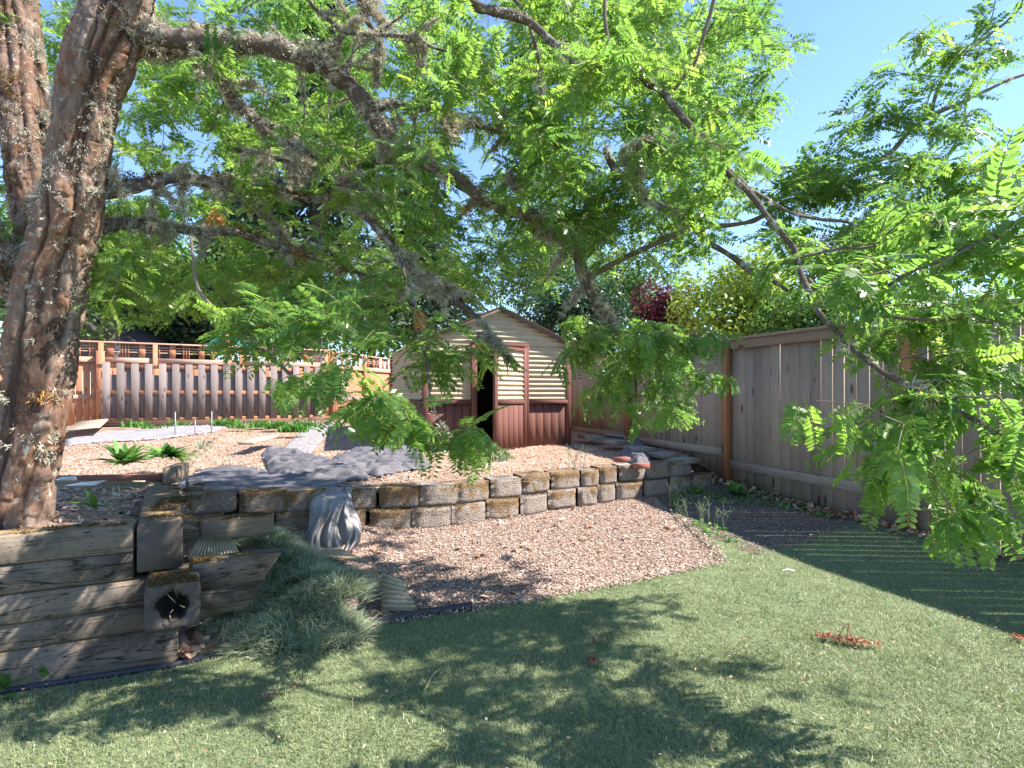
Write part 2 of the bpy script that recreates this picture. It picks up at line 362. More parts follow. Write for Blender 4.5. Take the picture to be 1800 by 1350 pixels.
# ================================================================== SETTING
def sm(a, b_, v):
    t = np.clip((v - a) / (b_ - a), 0, 1); return t * t * (3 - 2 * t)
def fenceX(y): return 2.97 - 0.365 * (y - 7.75)
WC = np.array([-1.71, 2.85]); WD = np.array([-0.90, -0.44]) / np.hypot(.9, .44); WB = np.array([-0.44, 0.90]) / np.hypot(.9, .44)
def zlow(x, y):
    x = np.asarray(x, float); y = np.asarray(y, float)
    z = 0.0 + 0.05 * sm(4.2, 5.8, y) + 0.08 * sm(6.3, 7.8, y)
    z = z + 0.12 * sm(-0.7, -2.2, x) * sm(3.0, 4.6, y)
    return z
def zter(x, y):
    x = np.asarray(x, float); y = np.asarray(y, float)
    z = np.interp(y, [5.0, 5.6, 9, 14, 40], [.37, .38, .45, .63, .68])
    z = z + (0.66 - 0.38) * sm(-1.9, -2.7, x + (y - 4.0) * 0.5) * sm(5.6, 4.0, y)
    return z + 0.03 * (fbm(n3(x, y, 1.7), 3, 5) - 0.5)

# huge base ground
obj('ground', [(-900, -600, -0.35), (900, -600, -0.35), (900, 1500, -0.35), (-900, 1500, -0.35)], np.array([[0, 1, 2, 3]]), M['gravel'])['kind'] = 'structure'

def grid_sheet(name, x0, x1, y0, y1, st, zf, mat, poly=None, amp=0.012):
    xs = np.arange(x0, x1 + st, st); ys = np.arange(y0, y1 + st, st)
    X, Y = np.meshgrid(xs, ys); Z = zf(X, Y) + amp * (fbm(n3(X, Y, 9), 3, 9) - 0.5)
    V = np.stack([X, Y, Z], -1).reshape(-1, 3); nx = len(xs)
    i, j = np.meshgrid(np.arange(len(ys) - 1), np.arange(nx - 1), indexing='ij')
    a = (i * nx + j).ravel(); F = np.stack([a, a + 1, a + 1 + nx, a + nx], -1)
    if poly is not None:
        c = V[F].mean(1); F = F[inpoly(c, poly)]
        u, inv = np.unique(F, return_inverse=True); V = V[u]; F = inv.reshape(F.shape)
    return obj(name, V, F, mat, smooth=True)

# block wall front line (bottom of lower course), from left to right, on the low ground
wall_px = [(300, 947, .16), (380, 946, .13), (440, 944, .10), (500, 941, .09), (560, 938, .07), (624, 935, .05), (722, 930, .05), (798, 924, .05), (864, 914, .05), (929, 904, .06), (983, 893, .07), (1037, 887, .07), (1085, 879, .08), (1135, 873, .09), (1190, 866, .10), (1257, 856, .11)]
wall_pts = np.array([G(*p) for p in wall_px])
# tie-wall inner corner etc. for the terrace outline
terr_poly = [tuple(WC + WD * 0.14 + WB * 0.10), tuple(WC + WD * 2.4 + WB * .1), (-9, 1.5), (-22, 6), (-22, 30), (10, 30)]
fy = [(fenceX(y) + 0.25, y) for y in (14, 11, 9.0, 8.2)]
terr_poly += fy
for p in wall_pts[::-1]: terr_poly.append((p[0], p[1] + 0.17))
terr_poly += [(wall_pts[0][0] - 0.12, wall_pts[0][1] + 0.1), tuple(WC + WD * -0.05 + WB * 1.2)]
def zter2(x, y):
    z = zter(x, y)
    # soil falls away at the open end of the block wall beside the fence
    e = sm(2.45, 3.0, x) * sm(9.2, 7.9, y)
    return z * (1 - e) + (zlow(x, y)) * e
bound = [(-3.2, 1.0), (9, 1.0), (9, 12), (-4, 12), (-4, 5.0)]
grid_sheet('mulch_bed', -3.4, 9, -4, 12, 0.11, lambda x, y: zlow(x, y) - .004, M['mulch'])['kind'] = 'structure'
grid_sheet('terrace_ground', -22, 6, 1.5, 30, 0.12, zter2, M['terrace'], terr_poly, 0.03)['kind'] = 'structure'

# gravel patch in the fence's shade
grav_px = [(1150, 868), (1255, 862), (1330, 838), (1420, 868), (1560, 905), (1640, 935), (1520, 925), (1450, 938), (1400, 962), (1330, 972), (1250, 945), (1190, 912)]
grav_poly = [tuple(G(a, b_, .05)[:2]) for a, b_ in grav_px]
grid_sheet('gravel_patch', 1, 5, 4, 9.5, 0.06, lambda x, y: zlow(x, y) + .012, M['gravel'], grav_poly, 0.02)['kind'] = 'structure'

lawn_px = [(0, 1222), (310, 1172), (530, 1122), (700, 1090), (900, 1060), (1100, 1022), (1200, 1004), (1262, 986), (1250, 965), (1215, 935), (1185, 912), (1195, 905), (1250, 938), (1330, 964), (1400, 962), (1450, 938), (1520, 925), (1620, 937), (1720, 962), (1800, 985), (1900, 1010)]
lawn_poly = [tuple(G(a, b_, .02)[:2]) for a, b_ in lawn_px] + [(5.3, 2.0), (5.6, -2), (-6, -2), (-6, 1.0)]
grid_sheet('artificial_lawn', -6, 6, -2, 8, 0.05, lambda x, y: zlow(x, y) + 0.012, M['turf'], lawn_poly, 0.01)['kind'] = 'structure'

def scatter(n, x0, x1, y0, y1, poly=None, density=None):
    p = RNG.uniform((x0, y0), (x1, y1), (n, 2))
    if poly is not None: p = p[inpoly(p, poly)]
    if density is not None: p = p[RNG.random(len(p)) < density(p)]
    return p

def blades(name, pts, zf, hmin, hmax, width, lean, mat, label, cat, tintf=None, parent=None, segs=1, dirs=None):
    n = len(pts); h = RNG.uniform(hmin, hmax, n); a = RNG.uniform(0, 2 * np.pi, n); l = RNG.normal(0, lean, (n, 2))
    if dirs is not None: l = l + dirs
    base = np.column_stack([pts[:, 0], pts[:, 1], zf(pts[:, 0], pts[:, 1])]) if callable(zf) else np.column_stack([pts[:, :2], zf])
    s_ = np.column_stack([np.cos(a), np.sin(a), np.zeros(n)]) * (width / 2)
    tip = base + np.column_stack([l[:, 0] * h, l[:, 1] * h, h * (1 - 0.35 * np.clip(np.hypot(l[:, 0], l[:, 1]), 0, 1.2))])
    tint = np.clip(RNG.beta(2, 2.6, n) if tintf is None else tintf(pts), 0, 1)
    if segs == 1:
        V = np.stack([base - s_, base + s_, tip], 1).reshape(-1, 3); F = np.arange(n * 3).reshape(-1, 3); T = tint
    else:
        mid = base * .45 + tip * .55 + np.array([0, 0, 1]) * (h * .18)[:, None]
        V = np.stack([base - s_, base + s_, mid + s_ * .8, mid - s_ * .8, tip], 1).reshape(-1, 3)
        k = np.arange(n)[:, None] * 5; F = [k + np.array([0, 1, 2, 3]), k + np.array([3, 2, 4])]; T = np.concatenate([tint, tint])
    o = obj(name, V, F, mat, parent, tint=T)
    if parent is None: tag(o, label, cat, kind='stuff')
    else: o['kind'] = 'stuff'
    return o

def dens(p):   # fewer blades farther away and none outside the view cone (plus margin)
    d = np.maximum(p[:, 1], 0.5)
    return np.where(np.abs(p[:, 0]) < d * 1.0 + 0.2, np.clip(2.6 / d, 0, 1) ** 1.6, 0)
pts = scatter(1500000, -3.5, 6, 1.75, 7.6, lawn_poly, dens)[:420000]
blades('turf_grass', pts, lambda x, y: zlow(x, y) + .008, 0.014, 0.034, 0.005, 0.8, M['blade'], 'short blue green artificial turf blades covering the lawn', 'grass',
       lambda p: np.clip(RNG.beta(2, 2.4, len(p)) * .85 + 0.35 * (fbm(n3(p[:, 0], p[:, 1], 2.2), 3, 3) - 0.45) + (RNG.random(len(p)) < .012) * .5, 0, 1))

def chips(name, pts, zf, smin, smax, mat, label, cat, flat=0.35, tint=None, asp=3.0, parent=None):
    n = len(pts); L = RNG.uniform(smin, smax, n); W = L / RNG.uniform(1.3, asp, n)
    a = RNG.uniform(0, 2 * np.pi, n); el = RNG.normal(0, flat, n); ro = RNG.normal(0, flat, n)
    u = np.column_stack([np.cos(a) * np.cos(el), np.sin(a) * np.cos(el), np.sin(el)])
    v = np.column_stack([-np.sin(a) * np.cos(ro), np.cos(a) * np.cos(ro), np.sin(ro)])
    c = np.column_stack([pts[:, 0], pts[:, 1], zf(pts[:, 0], pts[:, 1]) + RNG.uniform(0.0, smax * .35, n)])
    nrm = np.cross(u, v)
    U = u * L[:, None] / 2; Vv = v * W[:, None] / 2; Nn = nrm * (W * .3)[:, None]
    V = np.stack([c - U - Vv * .7, c + U * .9 - Vv, c + U + Vv * .6, c - U * .8 + Vv, c + Nn], 1).reshape(-1, 3)
    k = np.arange(n)[:, None] * 5
    F = np.concatenate([k + np.array([0, 1, 4]), k + np.array([1, 2, 4]), k + np.array([2, 3, 4]), k + np.array([3, 0, 4])])
    t = RNG.random(n) if tint is None else tint
    o = obj(name, V, F, mat, parent, tint=np.tile(t, 4))
    o['kind'] = 'stuff'
    if parent is None: tag(o, label, cat)
    return o

mulch_px = [(300, 1165), (400, 1120), (530, 1115), (700, 1083), (900, 1052), (1100, 1018), (1274, 984), (1262, 965), (1202, 915), (1130, 870), (1080, 876), (983, 890), (864, 912), (722, 928), (620, 932), (420, 940), (330, 960), (310, 1100)]
mulch_poly = [tuple(G(a, b_, .04)[:2]) for a, b_ in mulch_px]
pts = scatter(150000, -3, 3, 2.8, 8, mulch_poly); zc = lambda x, y: zlow(x, y) - .008 * sm(6, 3, y)
chips('bark_chips', pts[:52000], lambda x, y: zlow(x, y), 0.006, 0.024, M['chip'], 'pinkish tan bark chips strewn over the sloping bed below the block wall', 'bark chips', tint=np.clip(RNG.beta(2.2, 1.8, len(pts[:52000])), 0, 1))
pts = scatter(30000, 1, 5, 4, 9.5, grav_poly)
chips('gravel', pts[:9000], lambda x, y: zlow(x, y) + .018, 0.005, 0.02, M['stone'], 'dark grey gravel in the shade at the foot of the right fence', 'gravel', asp=1.6)
ed_ = np.array([G(a, b_, .03)[:2] for a, b_ in ((530, 1118), (700, 1084), (900, 1054), (1100, 1018), (1268, 984), (1256, 965), (1196, 915))])
sp_ = []
for k in range(len(ed_) - 1):
    n_ = int(np.linalg.norm(ed_[k + 1] - ed_[k]) * 900); t_ = RNG.random(n_)[:, None]; sp_.append(ed_[k] * (1 - t_) + ed_[k + 1] * t_ + RNG.normal(0, .035, (n_, 2)))
chips('spilled_chips', np.concatenate(sp_), lambda x, y: zlow(x, y) + .02, 0.006, 0.022, M['chip'], 'bark chips spilling from the bed over the edge of the turf', 'bark chips')
def tdens(p):
    d = np.maximum(p[:, 1], 0.5); return np.where(np.abs(p[:, 0]) < d * 1.0 + .3, np.clip(5.0 / d, 0, 1) ** 1.5, 0)
pts = scatter(260000, -8, 4, 2.9, 16, terr_poly, tdens)
chips('straw_litter', pts[:38000], lambda x, y: zter2(x, y) + .004, 0.012, 0.05, M['chip'], 'dry tan straw and bark litter on the raised terrace', 'ground litter', tint=np.clip(RNG.beta(2.6, 1.5, len(pts[:38000])), 0, 1), asp=6.0)

# ================================================================== RIGHT FENCE
fd = np.array([-0.365, 1.0]); fd = fd / np.linalg.norm(fd); fn = np.array([-fd[1], fd[0]]) # towards the yard (left, near)
if fn[0] > 0: fn = -fn
rf = empty('board_fence', (fenceX(7.75), 7.75, .1), 'long weathered grey board fence with orange posts along the right side of the yard', 'fence')
def fpt(y, off, z): return np.array([fenceX(y) + fn[0] * off, y + fn[1] * off, z])
posts_y = [0.75, 3.1, 5.42, 7.75, 10.1, 12.4, 14.7, 17.0]
TOP = [2.10, 2.10, 2.08, 2.08, 2.09, 2.10, 2.12, 2.14]
RAIL = [.36, .37, .40, .55, .60, .64, .66]
dy = fd[1]
for k in range(len(posts_y) - 1):
    y0, y1 = posts_y[k], posts_y[k + 1]; L = (y1 - y0) / dy
    nb = int(round(L / 0.146)); wb = L / nb
    for i in range(nb):
        y = y0 + (i + .5) * wb * dy
        gap = 0.0006 if k > 2 else (0.010 if (k < 2 or i < nb * .4) else 0.001)
        bw = wb - gap * random.uniform(.6, 1.5)
        zb = float(np.interp(y, [0, 5.42, 7.75, 10.1, 16], [-0.02, .0, .09, .42, .6]))
        lean = random.uniform(-.004, .004)
        beam('fence_board', fpt(y, 0.0 + random.uniform(-.003, .003), zb), fpt(y + lean, random.uniform(-.003, .003), TOP[k] - .03 + random.uniform(-.006, .004)), bw, 0.019, M['fence_grey'], rf, up=(fn[0], fn[1], 0), ch=.08)
    zr = RAIL[k] if k < len(RAIL) else .6
    beam('bottom_rail', fpt(y0 + .05, .035, zr - (.03 if k == 2 else 0)), fpt(y1 - .05, .035, zr), 0.045, 0.105, M['fence_grey'], rf)
    beam('top_rail', fpt(y0 + .04, .035, TOP[k] - .075), fpt(y1 - .04, .035, TOP[k + 1] - .075), 0.04, 0.115, M['fence_grey'], rf)
    beam('cap_board', fpt(y0 + .002, .03, TOP[k] - .0), fpt(y1 - .002, .03, TOP[k + 1] - .0), 0.125, 0.032, M['fence_grey'], rf)
for y, tp in zip(posts_y, TOP):
    zb = float(np.interp(y, [0, 5.42, 7.75, 10.1, 16], [-.1, -.05, .05, .4, .6]))
    beam('post', fpt(y, .06, zb), fpt(y, .06, tp - .02), 0.10, 0.09, M['fence_post'], rf, up=(fn[0], fn[1], 0))

# ================================================================== BACK FENCES
def red_fence(A, B, ztop, zbase, label, posts, grade=0.0, bw_=.14):
    A = np.array(A, float); B = np.array(B, float); D = B - A; L = np.linalg.norm(D); D = D / L
    Nn = np.array([D[1], -D[0]]);
    if Nn[1] > 0: Nn = -Nn
    e = empty('lattice_top_fence', (*A, zbase), label, 'fence')
    def q(t, off, z): return np.array([A[0] + D[0] * t + Nn[0] * off, A[1] + D[1] * t + Nn[1] * off, z])
    n = int(L / bw_)
    for i in range(n):
        t = (i + .5) * L / n
        beam('fence_board', q(t, 0, zbase - .05), q(t, random.uniform(-.003, .003), ztop - .42), L / n - .007, .018, M['redwood'], e, up=(Nn[0], Nn[1], 0))
    ed = [0] + list(posts) + [L]
    for a, b_ in zip(ed[:-1], ed[1:]):
        if b_ - a < .1: continue
        beam('mid_rail', q(a + .05, .035, zbase + .66), q(b_ - .05, .035, zbase + .66), .04, .09, M['redwood_light'], e)
        beam('lattice_rail', q(a + .05, .035, ztop - .42), q(b_ - .05, .035, ztop - .42), .05, .12, M['redwood_light'], e)
    beam('top_cap', q(0, .02, ztop), q(L, .02, ztop), .12, .035, M['redwood_light'], e)
    # lattice: three thin horizontal slats, wide uprights with triple thin bars between
    for zz in (ztop - .09, ztop - .155, ztop - .22):
        beam('lattice_slat', q(0, -.012, zz), q(L, -.012, zz), .012, .022, M['redwood_light'], e)
    m = int(L / .62)
    for i in range(m + 1):
        t = i * L / m
        beam('lattice_upright', q(t, .012, ztop - .37), q(t, .012, ztop - .015), .13, .018, M['redwood'], e, up=(Nn[0], Nn[1], 0))
        for dt in (.24, .30, .36):
            if t + dt < L:
                beam('lattice_bar', q(t + dt, .01, ztop - .37), q(t + dt, .01, ztop - .015), .026, .016, M['redwood'], e, up=(Nn[0], Nn[1], 0))
    for t in posts:
        beam('post', q(t, .07, zbase - .1), q(t, .07, ztop - .02), .10, .09, M['redwood'], e, up=(Nn[0], Nn[1], 0))
    return e, q
A1 = (-14.6, 10.75); B1 = (-5.2, 16.2)
L1 = np.hypot(9.4, 5.45)
def t_at(px):   # parameter where the back fence crosses image column px
    k = (px - 900) / 1000; D = np.array([9.4, 5.45]) / L1
    return (k * A1[1] - A1[0]) / (D[0] - k * D[1])
e1, q1 = red_fence(A1, B1, 2.58, .62, 'orange red cedar fence with lattice top behind the silver grey picket panel', [t_at(p) for p in (-60, 178, 273, 424, 572)])
B2 = (-4.25, 20.0)
red_fence(B1, B2, 2.55, .55, 'orange red lattice topped fence running back to the left of the shed', [.05, 1.9, 3.8])
beam('tall_post', q1(t_at(178), .16, .5), q1(t_at(178), .16, 2.36), .13, .12, M['redwood'], e1)
# silver grey pickets in front
tA, tB = t_at(182), t_at(566)
pp = empty('picket_panel', q1((tA + tB) / 2, .35, .6), 'silver grey board on board picket panel standing before the orange red fence', 'fence panel')
nP = 18
for zz in (1.02, 1.38, 2.0):
    beam('rail', q1(tA - .1, .33, zz if zz != 1.02 else .72), q1(tB + .1, .33, zz if zz != 1.02 else .72), .04, .09, M['redwood'], pp)
for i in range(nP):
    t = tA + (tB - tA) * (i + .3) / nP; tw = (tB - tA) / nP
    beam('picket', q1(t, .365, .66), q1(t + random.uniform(-.006, .006), .365, 2.085 + random.uniform(-.015, .01)), .155, .02, M['picket'], pp, up=(0.5, -.86, 0))
    if i < nP - 1:
        beam('rear_picket', q1(t + tw * .5, .30, .68), q1(t + tw * .5, .30, 1.75 + (.22 if i % 3 else .05)), .16, .02, M['picket'], pp, up=(0.5, -.86, 0))

# ================================================================== SHED
SO = np.array([-1.395, 9.0]); su = np.array([.947, .322]); sv = np.array([-.322, .947]); SW, SD_ = 2.49, 4.0
ZB, ZBELT, ZE, ZA = .43, 1.215, 2.20, 2.74
shed = empty('garden_shed', (*(SO + su * SW / 2 + sv * 2), ZB), 'small gabled shed with cream corrugated upper walls and red brown boards below', 'shed')
def S(u, v, z): return np.array([*(SO + su * u + sv * v), z])
def roofz(u): return ZE + (ZA - ZE) * (1 - abs(u - SW / 2) / (SW / 2))
def corr(name, row_fn, z0, z1, parent, origin_fn, pitch=.078, amp=.011, thick=None, mat=None):
    """corrugated sheet with horizontal ribs; row_fn(z)->(a,b) extent, origin_fn(a,off,z)->xyz"""
    st = pitch / 8; zs = np.arange(z0, z1 + 1e-6, st); V = []; F = []
    for z in zs:
        a, b_ = row_fn(z); of = amp * math.sin(2 * math.pi * z / pitch)
        V.append(origin_fn(a, of, z)); V.append(origin_fn(b_, of, z))
    for i in range(len(zs) - 1): F.append((2 * i, 2 * i + 1, 2 * i + 3, 2 * i + 2))
    return obj(name, V, np.array(F), mat or M['tin'], parent, smooth=True)
def front(a, of, z): return S(a, -.02 - of, z)
uL, uR = .837, 1.674
corr('corrugated_sheet', lambda z: (.02, uL - .06), ZBELT + .03, 2.14, shed, front)
corr('corrugated_sheet', lambda z: (uR + .05, SW - .0), ZBELT + .03, 2.14, shed, front)
def gab(z):
    if z <= ZE: return (0.0, SW)
    k = (z - ZE) / (ZA - ZE) * SW / 2; return (k, SW - k)
corr('gable_sheet', gab, 2.142, ZA - .01, shed, lambda a, of, z: S(a, -.032 - of, z))
corr('side_sheet', lambda z: (.05, SD_), ZBELT + .03, ZE, shed, lambda a, of, z: S(-.02 - of * 1.6, a, z))
corr('side_sheet', lambda z: (.0, SD_), ZBELT + .03, ZE, shed, lambda a, of, z: S(SW + .02 + of, a, z))
corr('rear_sheet', gab, ZBELT + .03, ZA - .01, shed, lambda a, of, z: S(a, SD_ + of, z))
# roof: corrugation running down the slope
for sgn in (-1, 1):
    nn = int((SD_ + .3) / .0125); V = []; F = []
    for i in range(nn):
        v = -.13 + i * .0125; of = .009 * math.sin(2 * math.pi * v / .078)
        V.append(S(SW / 2, v, ZA + .035 + of)); V.append(S(SW / 2 + sgn * (SW / 2 + .10), v, ZE - .01 + .0 + of))
    F = np.array([(2 * i, 2 * i + 1, 2 * i + 3, 2 * i + 2) for i in range(nn - 1)])
    obj('roof_sheet', V, F, M['tin'], shed, smooth=True)
    beam('barge_board', S(SW / 2, -.10, ZA - .005), S(SW / 2 + sgn * (SW / 2 + .10), -.10, ZE - .048), .025, .05, M['barge'], shed)
# frame
def vpost(name, u, v, z0, z1, w_=.09): beam(name, S(u, v, z0), S(u, v, z1), w_, .07, M['shed_red'], shed, up=(-su[1], su[0], 0))
for u, v in ((.02, -.03), (SW - .0, .0), (0, SD_), (SW, SD_)): vpost('corner_post', u, v, ZB - .1, ZE - .02 if v > -.01 else ZE - .04)
vpost('door_post', uL - .03, -.05, ZB - .05, 2.14); vpost('door_post', uR + .03, -.05, ZB - .05, 2.13, .085)
beam('door_header', S(uL - .08, -.05, 2.155), S(uR + .08, -.05, 2.155), .05, .05, M['shed_red'], shed)
def belt(a, b_, side=False):
    if not side: beam('belt_rail', S(a, -.045, ZBELT), S(b_, -.045, ZBELT), .06, .055, M['shed_red'], shed)
    else: beam('belt_rail', S(-.045, a, ZBELT), S(-.045, b_, ZBELT), .06, .055, M['shed_red'], shed)
belt(.06, uL - .07); belt(uR + .08, SW - .03); belt(.03, SD_, True)
def lboards(a, b_, n, fn_, name='wall_board'):
    for i in range(n):
        t = a + (b_ - a) * (i + .5) / n; wd = (b_ - a) / n - .008
        p, up = fn_(t)
        beam(name, np.array([*p, ZB - .06]), np.array([*p, ZBELT - .03]), wd, .02, M['shed_red'], shed, up=up)
fr = lambda t: ((SO + su * t + sv * -.012), (-su[1], su[0], 0))
lboards(.07, uL - .075, 5, fr); lboards(uR + .075, SW - .045, 5, fr)
lboards(.03, SD_ - .04, 26, lambda t: ((SO + su * -.012 + sv * t), (su[0], su[1], 0)))
lboards(.03, SD_ - .04, 20, lambda t: ((SO + su * (SW + .012) + sv * t), (su[0], su[1], 0)))
lboards(.05, SW - .05, 12, lambda t: ((SO + su * t + sv * SD_), (-su[1], su[0], 0)))
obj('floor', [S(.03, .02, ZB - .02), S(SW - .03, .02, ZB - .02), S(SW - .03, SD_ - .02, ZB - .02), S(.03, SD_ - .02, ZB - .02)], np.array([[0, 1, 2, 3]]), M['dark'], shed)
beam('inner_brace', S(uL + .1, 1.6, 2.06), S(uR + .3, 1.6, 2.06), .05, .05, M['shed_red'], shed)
obj('interior_shade_sheet', [S(.05, 2.0, ZB), S(SW - .05, 2.0, ZB), S(SW - .05, 2.0, 1.95), S(.05, 2.0, 1.95)], np.array([[0, 1, 2, 3]]), M['dark'], shed)  # near-black sheet stands in for the shade inside the doorway
# open door leaf (sub-parts: boards, sheet)
H0 = S(uR, -.09, 0)[:2]; FE = np.array([-.284, 8.86]); dl = (FE - H0); DW = np.linalg.norm(dl); dl /= DW; dn = np.array([-dl[1], dl[0]])
if dn[1] > 0: dn = -dn
def Dp(t, off, z): return np.array([*(H0 + dl * t + dn * off), z])
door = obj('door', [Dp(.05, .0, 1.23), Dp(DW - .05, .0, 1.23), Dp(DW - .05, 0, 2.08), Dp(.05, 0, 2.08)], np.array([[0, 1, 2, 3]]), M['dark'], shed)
upd = (dn[0], dn[1], 0)
for t in (.03, DW - .03): beam('door_stile', Dp(t, .01, .42), Dp(t, .01, 2.10), .075, .045, M['shed_red'], door, up=upd)
for z in (2.07, 1.215): beam('door_rail', Dp(.06, .012, z), Dp(DW - .06, .012, z), .05, .06, M['shed_red'], door)
for i in range(5):
    t = .07 + (DW - .14) * (i + .5) / 5
    beam('door_board', Dp(t, .008, .43), Dp(t, .008, 1.185), (DW - .14) / 5 - .008, .02, M['shed_red'], door, up=upd)
zs = np.arange(1.245, 2.04, .078 / 8); V = []
for z in zs:
    of = .011 * math.sin(2 * math.pi * z / .078); V += [Dp(.065, .018 + of, z), Dp(DW - .065, .018 + of, z)]
obj('door_sheet', V, np.array([(2 * i, 2 * i + 1, 2 * i + 3, 2 * i + 2) for i in range(len(zs) - 1)]), M['tin'], door, smooth=True)

def lathe(prof, c, n=20):
    V = []; F = []
    for r, z in prof:
        for k in range(n): V.append((c[0] + r * math.cos(2 * math.pi * k / n), c[1] + r * math.sin(2 * math.pi * k / n), c[2] + z))
    for i in range(len(prof) - 1):
        for k in range(n): F.append((i * n + k, i * n + (k + 1) % n, (i + 1) * n + (k + 1) % n, (i + 1) * n + k))
    return V, np.array(F)
fc = P(846, 786, 9.35); fc[2] = .42
fe = empty('poultry_feeder', fc, 'white plastic feeder with a red base just inside the shed doorway', 'feeder')
V, F = lathe([(0, 0), (.13, 0), (.14, .04), (.125, .05), (.1, .03)], fc); obj('base', V, F, M['red'], fe, True)
V, F = lathe([(.10, .03), (.10, .17), (.07, .20), (.02, .215), (0, .215)], fc); obj('jar', V, F, M['white'], fe, True)

# ================================================================== BLOCK WALL
def block_mesh(name, W, H, Dp_, seed):
    nx, nz = 13, 7; V = []; F = []
    xs = np.linspace(-W / 2, W / 2, nx); zs = np.linspace(0, H, nz)
    for z in zs:
        for x in xs:
            e = (abs(x) / (W / 2)) ** 5; r = float(fbm(np.array([x * 38 + seed * 7, z * 38, seed * 3.3]), 3, seed)) - .5
            edge = 1 if (0 < z < H) else .35
            V.append((x, 0.05 * e - 0.045 * r * edge, z))
    for i in range(nz - 1):
        for j in range(nx - 1): F.append((i * nx + j, i * nx + j + 1, (i + 1) * nx + j + 1, (i + 1) * nx + j))
    b0 = len(V)
    V += [(-W / 2 + .04, Dp_, 0), (W / 2 - .04, Dp_, 0), (W / 2 - .04, Dp_, H), (-W / 2 + .04, Dp_, H)]
    top = [(nz - 1) * nx + j for j in range(nx)] + [b0 + 2, b0 + 3]
    bot = [j for j in range(nx)][::-1] + [b0, b0 + 1]
    left = [i * nx for i in range(nz)] + [b0 + 3, b0]; right = [i * nx + nx - 1 for i in range(nz)][::-1] + [b0 + 1, b0 + 2]
    fl = [np.array(F), np.array([top]), np.array([bot]), np.array([left[::-1]]), np.array([right[::-1]]), np.array([[b0 + 1, b0, b0 + 3, b0 + 2]])]
    me = mk_mesh(name, V, fl, M['block'])
    return me
bmeshes = {}
for wv_ in (.40, .28):
    bmeshes[wv_] = [block_mesh('block', wv_ - .008, .195, .27, k + int(wv_ * 100)) for k in range(6)]
bw = empty('block_retaining_wall', wall_pts[6], 'curved two course retaining wall of mossy split face concrete blocks edging the terrace', 'retaining wall')
wl = wall_pts.copy()
seg = np.linalg.norm(np.diff(wl[:, :2], axis=0), axis=1); cum = np.concatenate([[0], np.cumsum(seg)])
def wall_at(t):
    return np.array([np.interp(t, cum, wl[:, k]) for k in range(3)])
def lay_course(start, dz, back, endt, skip=()):
    t = start; k = 0
    while t < endt:
        W = .40 if t < cum[10] or t > cum[11] + .3 else .28
        if k in skip: t += W; k += 1; continue
        c = wall_at(t + W / 2); a = wall_at(t + W / 2 - .15); b_ = wall_at(t + W / 2 + .15); d = b_[:2] - a[:2]
        ang = math.atan2(d[1], d[0]) + random.uniform(-.05, .05)
        nn = np.array([-math.sin(ang), math.cos(ang)])
        o = bpy.data.objects.new('block', random.choice(bmeshes[W])); COL.objects.link(o); o.parent = bw
        z = c[2] + dz + random.uniform(-.006, .006)
        o.location = Vector((float(c[0] + nn[0] * back), float(c[1] + nn[1] * back), float(z))) - wloc(bw)
        o.rotation_euler = (random.uniform(-.015, .015), random.uniform(-.02, .02), ang)
        t += W + random.uniform(0, .012); k += 1
lay_course(0.0, -.01, 0.0, cum[-1] - .2)
lay_course(0.10, .19, .075, cum[-1] - .35)
# moss and litter tufts along the block edges
mp = []
for t in np.arange(0.05, cum[-1] - .1, .0009):
    c = wall_at(t)
    if vnoise(np.array([t * 4, 0.3, 1.0])) < .33: continue
    d = wall_at(t + .05)[:2] - wall_at(t - .05)[:2]; d /= np.linalg.norm(d) + 1e-9; nn = np.array([-d[1], d[0]])
    k = RNG.random()
    if k < .72: mp.append((*(c[:2] + nn * RNG.uniform(.0, .10)), c[2] + .185))
    else: mp.append((*(c[:2] + nn * RNG.uniform(.075, .105)), c[2] + .382))
mp = np.array(mp)
blades('moss', mp, mp[:, 2], .006, .022, .008, .7, M['mosst'], None, None, parent=bw)

# ================================================================== TIMBER WALL
tw = empty('timber_retaining_wall', (*WC, 0), 'stacked weathered landscape timbers retaining the tree bed at lower left', 'retaining wall')
def W3(t, back, z): return np.array([*(WC + WD * t + WB * back), z])
rows = [(-.06, .175, -.03, 0), (.178, .30, .0, 0), (.303, .435, .03, 0), (.438, .572, .16, .0), (.575, .708, .16, 0.0)]
for i, (z0, z1, ts, bk) in enumerate(rows):
    m_ = M['timber'] if i != 4 else M['timber']
    h_ = z1 - z0
    beam('timber', W3(ts, .075 + .008 * (i % 2) + random.uniform(-.004, .004), (z0 + z1) / 2), W3(2.6, .075 + .01 * (i % 2), (z0 + z1) / 2 + random.uniform(-.004, .004)), .15, h_, m_, tw, ch=.07)
